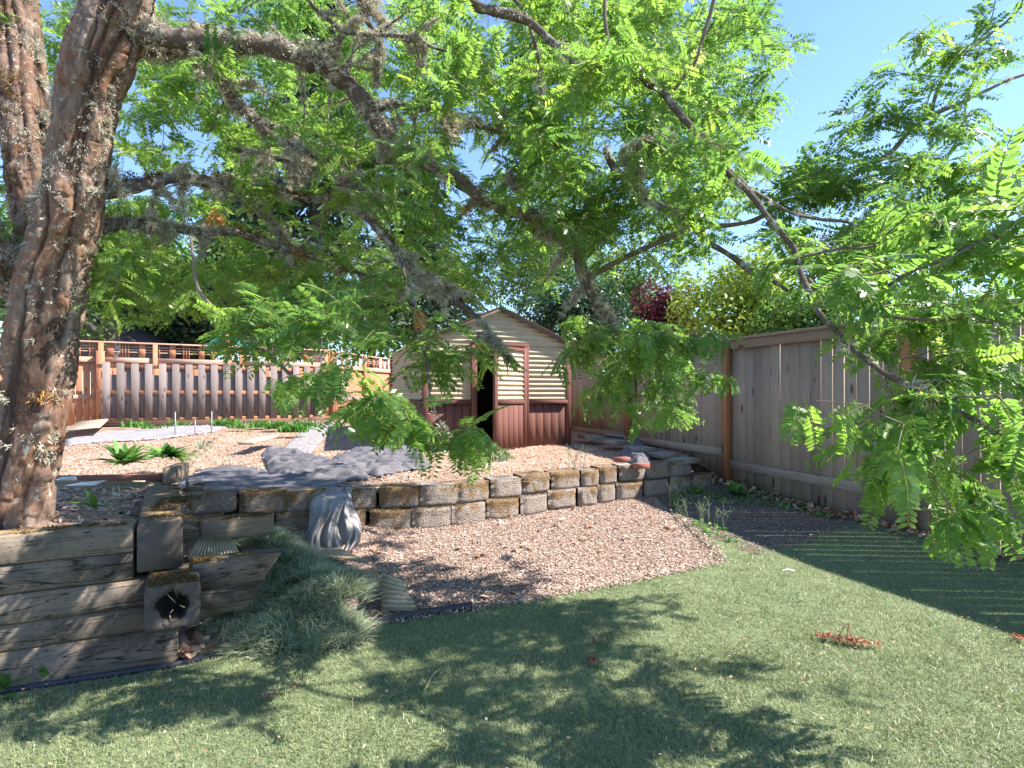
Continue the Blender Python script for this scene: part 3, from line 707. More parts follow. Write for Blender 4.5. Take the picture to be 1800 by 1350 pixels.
# receding ties
beam('timber', W3(.045, .005, .59), W3(.17, 1.40, .585), .195, .235, M['timber_dark'], tw, ch=.05, label='dark timber running back into the bed')
def rotted_timber():
    f0, f1 = W3(-.035, -.30, .37), W3(.01, .30, .352); x = (f1 - f0) / np.linalg.norm(f1 - f0); y = np.array([-x[1], x[0], 0]); y /= np.linalg.norm(y); z = np.cross(x, y)
    n = 40; V = []; a = np.linspace(0, 2 * np.pi, n, endpoint=False); rg = np.random.default_rng(4)
    cs, sn = np.cos(a), np.sin(a); k = 1 / np.maximum(np.abs(cs) / .112, np.abs(sn) / .098); oy, oz = cs * k, sn * k
    ir = .055 + .007 * np.sin(2 * a + 1) + .004 * np.sin(5 * a) + .009 * rg.random(n); iy, iz = cs * ir * 1.0, sn * ir * 1.15 + .006
    crackz = np.where(np.abs(a - 1.75) < .09, .05, 0)
    def ring(yy, zz, dx): return [f0 + x * (dx[i] if hasattr(dx, '__len__') else dx) + y * yy[i] + z * zz[i] for i in range(n)]
    rough = .010 * rg.random(n)
    V += ring(oy, oz, .6); V += ring(oy, oz - crackz * .0, .02); V += ring(oy * .95, oz * .95 - crackz, rough * .6); V += ring(iy * 1.25, iz * 1.25, rough); V += ring(iy, iz, .012 + rough); V += ring(iy * .82, iz * .82, .08); V += ring(iy * .6, iz * .6 - .01, .15); V.append(f0 + x * .16)
    F = [(r_ * n + i, r_ * n + (i + 1) % n, (r_ + 1) * n + (i + 1) % n, (r_ + 1) * n + i) for r_ in range(6) for i in range(n)]
    mi = [0] * (4 * n) + [1] * (2 * n) + [1] * n
    o = obj('timber', V, [np.array(F), np.array([(6 * n + i, 6 * n + (i + 1) % n, 7 * n) for i in range(n)])], None, tw, mats=[M['timber_dark'], M['hollow']], matidx=mi)
    o['label'] = 'rotted hollow timber end projecting towards the lawn'
rotted_timber()
cx = W3(-.035, -.30, .36)
for k in range(4):
    a = cx + np.array([*(WD * random.uniform(-.05, .05)), random.uniform(-.06, .06)]) + np.array([*(-WB * .01), 0])
    beam('splinter', a, a + np.array([random.uniform(-.03, .03), -.01, random.uniform(-.05, .05)]), .003, .003, M['rotten'], tw)
# right hand stub with cut end
beam('timber', W3(-.10, .04, .42), W3(-.465, .04, .43), .15, .135, M['timber'], tw, ch=.07, cut1=.10)
beam('timber', W3(-.10, .042, .282), W3(-.385, .042, .292), .15, .135, M['timber'], tw, ch=.07, cut1=.10)
beam('timber', W3(-.105, .55, .53), W3(-.5, .60, .535), .14, .13, M['rotten'], tw, ch=.15, label='short rotten timber beside the block wall')
mm = []
for k in range(9000):
    r = RNG.random()
    if r < .40: p = W3(RNG.uniform(-.10, .13), RNG.uniform(.0, 1.35), .706)
    elif r < .62: p = W3(RNG.uniform(.17, 1.6), RNG.uniform(.01, .13), .708)
    elif r < .78: p = W3(RNG.uniform(-.45, -.10), RNG.uniform(-.01, .1), .488)
    elif r < .9: p = W3(RNG.uniform(-.13, .08), RNG.uniform(-.26, .0), .466)
    else: p = W3(RNG.uniform(-.5, -.12), RNG.uniform(.5, .62), .60)
    if vnoise(np.array([p[0] * 13, p[1] * 13, 2.])) > .45: mm.append(p)
mm = np.array(mm); blades('moss', mm, mm[:, 2], .005, .018, .008, .8, M['mosst'], None, None, parent=tw)

# rotten log, bed frame, edging stones
lg = tag(beam('rotten_log', P(40, 862, 4.15), P(277, 866, 4.25), .16, .15, M['rotten'], None, ch=.25, jit=.01), 'rotten moss streaked timber lying on the bed behind the tree', 'timber')
bf = empty('raised_bed_frame', P(200, 850, 5.3), 'low raised bed edge with faded red board, left of the fabric heap', 'garden bed')
a, b_ = P(60, 842, 5.25), P(293, 838, 5.3)
beam('board', a, b_, .05, .055, M['bed_red'], bf, label='faded red top board')
beam('plank', a + np.array([0, .03, -.09]), P(250, 838, 5.32) + np.array([0, .03, -.09]), .04, .12, M['plank'], bf)
beam('plank', P(251, 838, 5.36) + np.array([0, .05, -.09]), b_ + np.array([0, .05, -.09]), .04, .12, M['timber_dark'], bf)  # dark strip painted in place of the shadowed gap in the edge
beam('corner_block', P(297, 836, 5.22), P(322, 826, 5.75), .10, .15, M['rotten'], bf, ch=.07)
for k in range(11):
    f = k / 10; x = 318 + 80 * f; y = 826 - 62 * f ** .8; p = G(x, y, zter(0, 6) + .06 + .05 * f)
    w_ = .16
    o = beam('edging_stone', p + np.array([0, 0, -.07]), p + np.array([random.uniform(-.02, .02), 0.0, .05]), .14, .10 + .02 * random.random(), M['rotten'], bf, up=(.3, 1, 0), ch=.3)
tag(beam('loose_plank', G(432, 779, .62), G(480, 766, .64), .22, .05, M['plank'], None), 'short bleached plank lying on the terrace soil before the grey pickets', 'plank')
# low boards before the picket panel
lb = empty('low_border', q1(t_at(380), .9, .6), 'low brown board edging in front of the picket panel', 'garden edging')
beam('board', q1(t_at(190), .75, .66), q1(t_at(566), .75, .66), .05, .09, M['bed_red'], lb)
beam('board', q1(t_at(175), 1.35, .64), q1(t_at(540), 1.35, .64), .05, .06, M['timber_dark'], lb)
beam('board', q1(t_at(530), 1.1, .68), q1(t_at(570), .7, .68), .05, .13, M['bed_red'], lb)

# wooden lattice lying on the ground
lt = empty('fallen_lattice', G(150, 752, .64), 'pale wooden lattice sheet lying flat beside the tree trunk in the distance', 'lattice')
c0 = G(112, 758, .66); ux = G(172, 752, .70) - c0; uy = G(140, 742, .72) - c0
for k in range(9):
    f = k / 8
    beam('lath', c0 + ux * f, c0 + ux * f + uy, .05, .012, M['plank'], lt)
    beam('lath', c0 + uy * f + np.array([0, 0, .012]), c0 + uy * f + ux + np.array([0, 0, .012]), .05, .012, M['plank'], lt)

for k, (x, yb, yt) in enumerate(((308, 760, 724), (343, 759, 738), (372, 759, 723))):
    p = G(x, yb, .6); V, F = lathe([(.012, -.1), (.012, (yb - yt) / 1000 * p[1]), (0, (yb - yt) / 1000 * p[1] + .003)], p, 8)
    tag(obj('metal_stake', V, F, M['steel'], None, True), ['grey metal stake nearest the tree, left of the trio in the terrace', 'short middle grey metal stake between two taller ones', 'grey metal stake farthest right of the trio before the pickets'][k], 'stake', 'metal stakes standing in the terrace')

def tube(path, rad, sides=8, cap=True):
    path = np.asarray(path, float); n = len(path); rad = np.broadcast_to(rad, (n,))
    T = np.gradient(path, axis=0); T /= np.linalg.norm(T, axis=1)[:, None] + 1e-9
    u = np.cross(T[0], (0, 0, 1.0)); 
    if np.linalg.norm(u) < .1: u = np.cross(T[0], (0, 1.0, 0))
    u /= np.linalg.norm(u); U = []
    for t in T:
        u = u - t * np.dot(u, t); u /= np.linalg.norm(u) + 1e-9; U.append(u)
    U = np.array(U); W_ = np.cross(T, U); a = np.linspace(0, 2 * np.pi, sides, endpoint=False)
    V = path[:, None, :] + rad[:, None, None] * (np.cos(a)[None, :, None] * U[:, None, :] + np.sin(a)[None, :, None] * W_[:, None, :])
    i, j = np.meshgrid(np.arange(n - 1), np.arange(sides), indexing='ij')
    F = np.stack([i * sides + j, i * sides + (j + 1) % sides, (i + 1) * sides + (j + 1) % sides, (i + 1) * sides + j], -1).reshape(-1, 4)
    return V.reshape(-1, 3), F
def joinVF(lst):
    V = []; F = []; o_ = 0
    for v, f in lst: V.append(v); F.append(f + o_); o_ += len(v)
    return np.concatenate(V), np.concatenate(F)

V, F = tube([P(97, 848, 4.5), P(110, 843, 4.6), P(130, 842, 4.75)], [.022, .022, .024], 10)
tag(obj('plastic_pipe', V, F, M['white'], None, True), 'short white plastic pipe lying behind the tree trunk', 'pipe')
c = G(150, 852, .72)
tag(obj('paper_sheet', [c + (-.1, -.05, 0), c + (.1, -.05, .004), c + (.08, .09, .015), c + (-.09, .08, .002), c + (-.1, -.05, .003), c + (.1, -.05, .007), c + (.08, .09, .018), c + (-.09, .08, .005)], np.array([[0, 3, 2, 1], [4, 5, 6, 7], [0, 1, 5, 4], [1, 2, 6, 5], [2, 3, 7, 6], [3, 0, 4, 7]]), M['white']), 'crumpled white sheet lying on the rotten timber bed', 'sheet')

# stepping slabs, fabric, bricks beside the fence
slabs = [(1125, 789, .56, .42), (1162, 799, .51, .40), (1198, 808, .47, .40), (1080, 776, .58, .5), (1040, 768, .6, .5)]
for k, (x, y, z, w_) in enumerate(slabs):
    p = G(x, y, z); ang = math.atan2(fd[1], fd[0]) + random.uniform(-.15, .15); cu = np.array([math.cos(ang), math.sin(ang), 0]) * w_ / 2
    lab = ['flat grey slab nearest the crumpled fabric by the fence', 'middle flat grey slab of the row beside the fence', 'flat grey slab at the near end of the row by the fence', 'flat grey slab under the bent steel bracket', 'farthest flat grey slab next to the shed'][k]
    tag(beam('stone_slab', p - cu, p + cu, .30, .06, M['block'], None, ch=.06), lab, 'slab', 'flat slabs beside the right fence')
p = G(1118, 789, .50)
for k, (x, y, z) in enumerate(((1080, 808, .50), (1112, 819, .47))):
    p = G(x, y, z); tag(beam('clay_brick', p, p + np.array([.2, .03, 0]), .1, .06, M['brickred'], None), ['red clay brick on the terrace, left of the grey fabric near the fence', 'half buried red clay brick on the terrace just in front of the grey fabric'][k], 'brick')
pa = P(1064, 763, 9.3); pb = P(1098, 767, 9.2); pc = P(1104, 781, 9.0)
V, F = joinVF([tube([P(1066, 772, 9.3), pa, pb], .012, 6), tube([pb, pc], .012, 6)])
tag(obj('steel_bracket', V, F, M['steel']), 'bent pale steel bracket lying by the fence beyond the grey fabric', 'bracket')

def crumple(name, px_poly, z0, amp, mat, label, st=.022, fx=6, seed=1, zf=None, extra=None, cat='landscape fabric', sharp=1.0):
    poly = np.array([G(x, y, z0)[:2] for x, y in px_poly]); x0, y0 = poly.min(0); x1, y1 = poly.max(0)
    xs = np.arange(x0, x1 + st, st); ys = np.arange(y0, y1 + st, st); X, Y = np.meshgrid(xs, ys)
    pts_ = np.stack([X.ravel(), Y.ravel()], -1)
    # distance to border for taper
    dmin = np.full(len(pts_), 9.)
    for i in range(len(poly)):
        a_, b2_ = poly[i], poly[(i + 1) % len(poly)]; ab = b2_ - a_; t = np.clip(((pts_ - a_) @ ab) / (ab @ ab), 0, 1)
        dmin = np.minimum(dmin, np.linalg.norm(pts_ - (a_ + t[:, None] * ab), axis=1))
    wob = .03 * (fbm(n3(pts_[:, 0], pts_[:, 1], 7), 2, seed) - .5)
    ins = inpoly(pts_, poly) & (dmin + wob > .0)
    q_ = n3(pts_[:, 0], pts_[:, 1], fx, fx, seed * 1.7); warp = np.stack([fbm(q_ * .7, 2, seed + 3), fbm(q_ * .7 + 9, 2, seed + 4), np.zeros(len(q_))], -1) * 2.2
    n1 = np.zeros(len(pts_)); n2_ = np.zeros(len(pts_)); rg = np.random.default_rng(seed)
    for i_ in range(7):
        a_ = math.pi / 2 + (rg.uniform(-.45, .45) if i_ % 3 else rg.uniform(-1.5, 1.5)); f_ = fx * rg.uniform(.4, .9)
        s_ = (pts_[:, 0] * math.cos(a_) + pts_[:, 1] * math.sin(a_)) * f_ + warp[:, 0] * .35 + rg.uniform(0, 9)
        fr_ = s_ - np.floor(s_); tent = np.where(fr_ < .3, fr_ / .3, (1 - fr_) / .7) ** 1.8
        n1 = np.maximum(n1, tent * np.clip(3.2 * vnoise(n3(pts_[:, 0], pts_[:, 1], 3.2, 3.2, i_ * 7.7), seed + i_) - 1.1, 0, 1))
        s2 = (pts_[:, 0] * math.sin(a_ * 1.7) + pts_[:, 1] * math.cos(a_ * 1.7)) * f_ * 3.1 + warp[:, 1]
        n2_ = np.maximum(n2_, (1 - np.abs(2 * (s2 - np.floor(s2)) - 1)) * vnoise(q_ * .8 + i_, seed + 30 + i_) * .6)
    base = (zf or zter)(pts_[:, 0], pts_[:, 1])
    Z = base + .008 + amp * (n1 * .8 + n2_ * .22) * np.clip(dmin / .10, .12, 1) 
    V = np.column_stack([pts_, Z]); nx = len(xs)
    i, j = np.meshgrid(np.arange(len(ys) - 1), np.arange(nx - 1), indexing='ij'); a_ = (i * nx + j).ravel(); F = np.stack([a_, a_ + 1, a_ + 1 + nx, a_ + nx], -1)
    F = F[ins[F].all(1)]; u, inv = np.unique(F, return_inverse=True); V = V[u]; F = inv.reshape(F.shape)
    o = obj(name, V, F, mat, smooth=True); tag(o, label, cat)
    md = o.modifiers.new('thickness', 'SOLIDIFY'); md.thickness = .003; md.offset = 1
    return o
crumple('landscape_fabric', [(540, 756), (604, 752), (560, 780), (528, 812), (468, 810), (500, 782)], .50, .012, M['fabric_pale'], 'pale flat strip of landscape fabric running back towards the fence corner', seed=2, fx=2)
crumple('landscape_fabric', [(458, 803), (470, 792), (530, 800), (600, 818), (660, 824), (650, 842), (560, 846), (500, 850), (470, 832)], .42, .12, M['fabric'], 'dark bunched landscape fabric at the left end of the crumpled heap', seed=4, fx=4.5)
crumple('landscape_fabric', [(570, 815), (620, 800), (700, 797), (740, 800), (762, 822), (720, 826), (665, 838), (600, 832)], .42, .14, M['fabric'], 'dark crumpled landscape fabric heap with a pointed right end on the terrace', seed=9, fx=4.5)
crumple('landscape_fabric', [(300, 852), (350, 826), (400, 820), (470, 824), (480, 838), (420, 848), (340, 862)], .42, .06, M['fabric'], 'smooth dark fabric sheet lying beside the raised bed corner', seed=6, fx=2.5)
crumple('landscape_fabric', [(326, 850), (480, 846), (560, 840), (620, 862), (560, 876), (430, 880), (330, 884)], .38, .035, M['fabric'], 'debris covered dark fabric spread over the wall top beside the dark timber', seed=8, fx=3, zf=lambda x, y: np.full(np.shape(x), .435))
crumple('landscape_fabric', [(112, 764), (180, 755), (300, 750), (400, 750), (380, 756), (280, 764), (160, 768), (112, 772)], .60, .03, M['fabric_pale'], 'long grey fabric sheet lying across the far end of the terrace', st=.05, seed=3, fx=2)
crumple('landscape_fabric', [(1088, 800), (1100, 783), (1130, 779), (1142, 795), (1146, 816), (1118, 820), (1098, 812)], .47, .15, M['fabric'], 'blue grey fabric heap beside the slabs near the right fence', seed=12, fx=5, zf=lambda x, y: np.full(np.shape(x), .46))

# draped fabric hanging over the block wall
nu, nv = 70, 50; V = []
topc = P(592, 858, 5.42); top_l, top_r = P(552, 862, 5.42), P(602, 862, 5.40)
for j in range(nv):
    v = j / (nv - 1)
    cxp = 590 - 10 * v; hw = 27 + 22 * math.sin(min(1, v * 1.15) * math.pi / 2) - (7 * max(0, v - .8) / .2)
    yy = 856 + 112 * v; dd = 5.44 - .30 * sm(0.02, .35, v) - .40 * v
    for i in range(nu):
        u = i / (nu - 1) * 2 - 1
        fold = (.028 * math.sin(u * 9.5 + 1.2 * math.sin(v * 5) + 2 * v) + .018 * math.sin(u * 21 + v * 4)) * (0.5 + v)
        rid = .05 * (abs(float(vnoise(np.array([u * 3.5 + v * 2, v * 5, 4.2]))) - .5))
        bulge = .10 * (1 - u * u)
        px_ = cxp + u * hw + 5 * math.sin(v * 7 + u * 3) * (v > .1); py_ = yy + 6 * math.sin(u * 4 + 1) * v + (9 * u * u if v > .8 else 0)
        V.append(P(px_, py_, dd - fold - rid - bulge))
i, j = np.meshgrid(np.arange(nv - 1), np.arange(nu - 1), indexing='ij'); a_ = (i * nu + j).ravel()
o = obj('draped_fabric', V, np.stack([a_, a_ + nu, a_ + nu + 1, a_ + 1], -1), M['fabric_pale'], smooth=True)
tag(o, 'pale grey fabric draped in folds over the block wall down to the ground', 'landscape fabric'); md = o.modifiers.new('thickness', 'SOLIDIFY'); md.thickness = .004

# corrugated scraps
def scrap(corners, label, ribs=12, amp=.011, along=0):
    c = [np.array(p) for p in corners]; n = ribs * 8; V = []
    nrm = np.cross(c[1] - c[0], c[3] - c[0]); nrm /= np.linalg.norm(nrm)
    for i in range(n + 1):
        t = i / n; of = nrm * amp * math.sin(2 * math.pi * t * ribs)
        V += [c[0] * (1 - t) + c[1] * t + of, c[3] * (1 - t) + c[2] * t + of]
    o = obj('corrugated_scrap', V, np.array([(2 * i, 2 * i + 1, 2 * i + 3, 2 * i + 2) for i in range(n)]), M['tin'], smooth=True)
    tag(o, label, 'corrugated sheet', 'corrugated sheet scraps in the slope'); md = o.modifiers.new('thickness', 'SOLIDIFY'); md.thickness = .003
    return o
scrap([P(330, 984, 3.02), P(425, 976, 3.15), P(402, 944, 3.45), P(352, 946, 3.35)], 'cream corrugated scrap lying behind the cut timber stub', 15)
scrap([P(545, 975, 4.25), P(650, 990, 4.15), P(600, 966, 4.5), P(560, 966, 4.5)], 'flat corrugated scrap under the hanging fabric at the top of the grass mound', 14)
scrap([P(672, 1008, 3.72), P(670, 1074, 3.50), P(734, 1073, 3.52), P(706, 1022, 3.72)], 'tan corrugated scrap leaning in the mulch at the right edge of the grass mound', 7, .016)

# black lawn edging
ed_px = [(0, 1212), (130, 1192), (300, 1166), (420, 1138), (530, 1120), (640, 1100), (720, 1083), (830, 1066)]
for (nm, pts_, h_, lab) in (('lawn_edging', ed_px[4:], .05, 'black plastic lawn edging strip between turf and mulch'), ('lawn_edging', ed_px[:5], .022, 'thin black edging buried at the foot of the timber wall')):
    q_ = np.array([G(x, y, .02) for x, y in pts_]); V = []
    for p in q_:
        V += [p + (0, .006, -.03), p + (0, -.006, -.03), p + (0, -.006, h_ - .02), p + (0, .006, h_ - .02)]
    F = []
    for i in range(len(q_) - 1):
        for k in range(4): F.append((4 * i + k, 4 * i + (k + 1) % 4, 4 * i + 4 + (k + 1) % 4, 4 * i + 4 + k))
    tag(obj(nm, V, np.array(F), M['black']), lab, 'lawn edging')

# grass mound
def zmound(x, y):
    z = zlow(x, y)
    for (cx_, cy_, r, h_) in ((G(455, 955, .3)[0], 4.0, .38, .30), (G(500, 1000, .25)[0], 3.75, .40, .20), (G(540, 1070, .12)[0], 3.4, .42, .12), (G(610, 1050, .12)[0], 3.45, .36, .14), (G(470, 1100, .1)[0], 3.15, .30, .03)):
        z = z + h_ * np.exp(-(((x - cx_) ** 2 + (y - cy_) ** 2) / (r * r)) * 2.2)
    return z
md_px = [(400, 925), (440, 930), (520, 960), (585, 985), (615, 1020), (628, 1060), (615, 1082), (560, 1096), (450, 1098), (365, 1085), (350, 1070), (400, 1040), (430, 990), (400, 960)]
md_poly = [tuple(G(x, y, .14 if y > 1000 else .2)[:2]) for x, y in md_px]
pm = scatter(9000, -2.6, -.3, 2.7, 5.2, md_poly)
cl = pm[RNG.choice(len(pm), min(len(pm), 190), replace=False)]
tuft = cl[RNG.integers(0, len(cl), 60000)]; offs = RNG.normal(0, .040, (60000, 2)); tp_ = tuft + offs
bare = vnoise(n3(tp_[:, 0], tp_[:, 1], 5.5)) > .27; tp_, offs = tp_[bare], offs[bare]
gm = empty('grass_mound', (-1.4, 3.4, .05), 'large spreading mound of blue green fescue grass between timber stub and mulch', 'grass clump')
grid_sheet_o = grid_sheet('mound_soil', -2.7, -.6, 2.7, 4.7, .05, lambda x, y: zmound(x, y) - .02, M['mulch'], md_poly, .02)
grid_sheet_o.parent = gm; grid_sheet_o.location = Vector(grid_sheet_o.location) - Vector(gm.location)
blades('grass_blades', tp_, lambda x, y: zmound(x, y) - .015, .04, .11, .0055, .38, M['fescue'], None, None, parent=gm, segs=2, dirs=offs * 17, tintf=lambda p: np.clip(RNG.beta(2, 2.4, len(p)) + .5 * (vnoise(n3(p[:, 0], p[:, 1], 5), 3) - .5), 0, 1))

# broad leaf weeds
def rosette(name, c, n, L, Wd, up, mat, label, cat='weed', group=None, lobed=False):
    V = []; F = []; T = []
    for k in range(n):
        a = random.uniform(0, 2 * math.pi); el = random.uniform(up * .5, up * 1.3); ll = L * random.uniform(.6, 1.1); b0 = len(V)
        d = np.array([math.cos(a), math.sin(a), 0]); sN = np.array([-math.sin(a), math.cos(a), 0]); m = 8
        for i in range(m + 1):
            t = i / m; r = ll * t * math.cos(el) * (1 + .15 * t); z = ll * (t * math.sin(el) - .55 * t * t * (1.1 - math.sin(el)))
            w_ = Wd * math.sin(math.pi * min(1, .08 + t * .95)) ** .8 * (1 + (.45 * math.sin(i * 3.1) if lobed else .08 * math.sin(i * 4)))
            w_ = w_ * .5 * (ll / L)
            ctr = np.array(c) + d * r + np.array([0, 0, z])
            V += [ctr - sN * w_ + (0, 0, w_ * .35), ctr, ctr + sN * w_ + (0, 0, w_ * .35)]
        tv = random.random()
        for i in range(m):
            q_ = b0 + 3 * i; F += [(q_, q_ + 1, q_ + 4, q_ + 3), (q_ + 1, q_ + 2, q_ + 5, q_ + 4)]; T += [tv, tv]
    o = obj(name, V, np.array(F), mat, smooth=True, tint=T, origin=c); tag(o, label, cat, group); return o
rosette('dock_plant', G(218, 818, .60), 56, .33, .075, .85, M['weed'], 'large leafy dock weed, left of two on the dry bed behind the trunk', lobed=True)
rosette('dock_plant', G(292, 805, .60), 52, .34, .07, .65, M['weed'], 'wide leafy dock weed, right of two on the dry bed', lobed=True)
rosette('dandelion', G(168, 893, .70), 7, .13, .035, 1.1, M['weed'], 'single small dandelion rosette on the tree bed', lobed=True)
rosette('broadleaf_weed', G(82, 1198, .01), 16, .13, .045, 1.15, M['weed'], 'bright green weed at the foot of the timber wall, right of two')
rosette('broadleaf_weed', G(8, 1212, .01), 14, .13, .045, 1.1, M['weed'], 'bright green weed cut by the left picture edge below the timber wall')
rosette('broadleaf_weed', G(30, 1226, .01), 5, .08, .05, .4, M['weed'], 'flat pale weed leaves on the turf edge at lower left')
rosette('broadleaf_weed', G(1292, 868, .12), 34, .22, .06, .9, M['weed'], 'leafy green weed at the foot of the orange fence post')
rosette('broadleaf_weed', G(1227, 868, .10), 16, .15, .05, 1.0, M['weed'], 'small green weed before the right end of the block wall')
rosette('broadleaf_weed', G(1140, 858, .10), 9, .10, .03, 1.0, M['weed'], 'tiny green weed in the bend of the block wall')
for k, (x, y) in enumerate(((395, 745), (425, 750), (460, 748), (490, 750), (515, 756), (540, 748), (235, 748), (268, 750), (310, 745))):
    p = G(x, y, .66)
    pts_ = np.clip(RNG.normal(0, .11, ([300, 90, 200, 260, 300, 160, 90, 40, 50][k], 2)), -.2, .2) * np.array([1.3, .6]) + p[:2]
    o = blades('weed_clump', pts_, np.full(len(pts_), .62), .05, .22, .03, .5, M['weed'], 'leafy green weeds growing along the low border before the grey pickets', 'weeds', segs=2)
    o['group'] = 'weeds along the far border'; del o['kind']
    o['label'] = ['green weed clump behind the right hand metal stake', 'low green weed clump just right of the stakes', 'green weed clump before the middle of the picket panel', 'bushy green weeds before the right part of the picket panel', 'green weeds spilling over the low border board', 'green weeds by the right end of the picket panel', 'thin green weed at the left of the picket panel', 'small pale weed below the left pickets', 'pale weed by the left metal stake'][k]
for k, (x, y, n_) in enumerate(((705, 800, 60), (725, 800, 50), (820, 802, 70), (845, 805, 70), (882, 808, 50), (355, 790, 30))):
    p = G(x, y, .44); pts_ = RNG.normal(0, .06, (n_ * 3, 2)) + p[:2]
    o = blades('grass_tuft', pts_, np.full(len(pts_), .44), .06, .20, .012, .35, M['fescue'], 'x', 'grass tuft', segs=2); del o['kind']
    o['label'] = ['seeding grass tuft by the left corner of the shed', 'pale grass tuft under the shed side wall', 'green grass tuft left of the shed doorway', 'green grass tuft at the shed threshold', 'small grass tuft in front of the open shed door', 'dry grass tuft between the dock weeds and the strip'][k]
# wispy weeds
def wispy(base_px, zz, n, h0, h1, label, spread=.25):
    L_ = []
    c = G(*base_px, zz)
    T = []
    for k in range(n):
        b_ = c + np.array([random.gauss(0, spread), random.gauss(0, spread * .5), 0]); h = random.uniform(h0, h1); ln = np.array([random.gauss(0, .12), random.gauss(0, .1), 0])
        path = [b_ + ln * h * t * t * 2 + np.array([0, 0, h * t]) for t in np.linspace(0, 1, 6)]
        L_.append(tube(path, np.linspace(.0028, .0016, 6), 4))
        for q_ in range(3):
            s0 = path[3 + (q_ % 2)]; e_ = s0 + np.array([random.gauss(0, .03), random.gauss(0, .03), random.uniform(.03, .09)])
            L_.append(tube([s0, (s0 + e_) / 2, e_], [.0016, .0016, .0035], 4))
    V, F = joinVF(L_)
    return tag(obj('wispy_weed', V, F, M['fescue'], tint=np.full(len(F), .3)), label, 'weed')
wispy((1235, 925), .06, 9, .15, .30, 'pale wiry weed clump rising from the shaded gravel near the mulch tip', .05)
wispy((1205, 912), .06, 6, .12, .24, 'short wiry weed clump between the block wall bend and the mulch tip', .04)
wispy((1262, 930), .06, 6, .12, .24, 'short wiry weed clump nearest the open lawn strip by the gravel', .04)
wispy((1180, 890), .08, 7, .15, .32, 'thin wiry weeds in front of the bend of the block wall', .05)
wispy((1010, 822), .44, 9, .12, .3, 'thin seeding stems on the terrace in front of the shed', .06)
for k, (x, y) in enumerate(((585 - 8, 893 - 0),)): pass
# small ground cover leaves and dry leaves near the fence
def leaflets(n, pts_, zf, size, mat, name, label, cat, stuff=True):
    o = chips(name, pts_, zf, size * .6, size * 1.4, mat, label, cat, flat=.5, asp=2.0); return o
pts_ = scatter(5000, 1.5, 5, 5, 9, grav_poly); cl_ = vnoise(n3(pts_[:, 0], pts_[:, 1], 2.2), 3) > .6
leaflets(0, pts_[cl_][:900], lambda x, y: zlow(x, y) + .03, .04, M['weed'], 'ground_cover', 'patchy low green creeping weeds on the shaded gravel', 'ground cover')
# a strip of dry leaves along the foot of the fence
yy = RNG.uniform(4.5, 8.4, 420); pts_ = np.column_stack([fenceX(yy) - .10 - np.abs(RNG.normal(0, .14, 420)), yy])
chips('dry_leaves', pts_, lambda x, y: zlow(x, y) + .03, .03, .10, M['dryleaf'], 'brown dry leaves drifted along the foot of the right fence', 'dry leaves', flat=.5, asp=2.2)
pts_ = scatter(2600, -2.6, 3, 2.8, 6.5, mulch_poly)
chips('dry_leaves', pts_[:160], lambda x, y: zlow(x, y) + .01, .03, .08, M['dryleaf'], 'scattered curled dry leaves lying on the bark mulch', 'dry leaves', flat=.5, asp=2.2)
pts_ = scatter(3000, -2.2, -.9, 2.7, 3.3, [tuple(G(x, y, .02)[:2]) for x, y in ((315, 1160), (320, 1105), (470, 1105), (520, 1118), (400, 1140))])
chips('leaf_litter', pts_[:240], lambda x, y: zlow(x, y) + .02, .03, .09, M['dryleaf'], 'brown leaf litter in the nook between the timber wall and grass mound', 'leaf litter', flat=.6, asp=2.2)
# litter on the lawn
pts_ = scatter(60000, -3, 5, 1.8, 6.8, lawn_poly, dens)[:700]
chips('fallen_petals', pts_, lambda x, y: zlow(x, y) + .034, .006, .018, M['dryleaf'], 'tiny tan fallen petals and scraps sprinkled over the turf', 'petals', flat=.3, asp=2.0, tint=RNG.uniform(.3, .85, len(pts_)))
def litter(px, n, sx, sy, mat, name, label, cat, size=.02, zz=.04, rot=0.0):
    c = G(*px, .03); p = np.clip(RNG.normal(0, 1, (n, 2)), -1.7, 1.7) * np.array([sx, sy]); cr, sr = math.cos(rot), math.sin(rot)
    p = p @ np.array([[cr, sr], [-sr, cr]]) + c[:2]
    o = chips(name, p, lambda x, y: zlow(x, y) + zz, size * .6, size * 1.5, mat, label, cat, flat=.7, asp=3); del o['kind']; return o
litter((1490, 1128), 230, .085, .022, M['red_litter'], 'leaf_pile', 'rust red heap of dry leaf litter on the right part of the lawn', 'leaf pile', .018, .04, -.45)
V, F = joinVF([tube([G(1505, 1135, .03) + (0, 0, .0), G(1490, 1125, .03) + (0, 0, .09), G(1478, 1128, .03) + (-.02, 0, .02)], .004, 5), tube([G(1488, 1130, .03), G(1489, 1128, .03) + (0.01, 0, .10)], .003, 5)])
tag(obj('dry_stalk', V, F, M['dryleaf'], tint=np.full(len(F), .5)), 'bent orange dry stalk standing in the rust red leaf heap', 'stalk')
litter((1042, 1165), 50, .012, .022, M['red_litter'], 'dry_leaf_clump', 'orange curled dry leaf clump in the middle of the lawn', 'dry leaf', .018, .04)
litter((1050, 1127), 40, .035, .010, M['dryleaf'], 'dry_leaf_clump', 'pale tan dry leaf lying behind the orange clump on the lawn', 'dry leaf', .016, .036)
litter((470, 1225), 40, .025, .010, M['dryleaf'], 'dry_leaf_clump', 'small brown dry leaf on the lower left turf', 'dry leaf', .016, .036)
litter((1790, 1122), 40, .02, .02, M['red_litter'], 'dry_leaf_clump', 'orange dry scrap at the right edge of the lawn', 'dry leaf', .018, .036)
V, F = tube([G(1376, 1003, .05), G(1385, 1001, .06), G(1396, 1004, .05)], .007, 6)
tag(obj('white_stick', V, F, M['white']), 'small white stick on the turf near the fence shadow', 'stick')
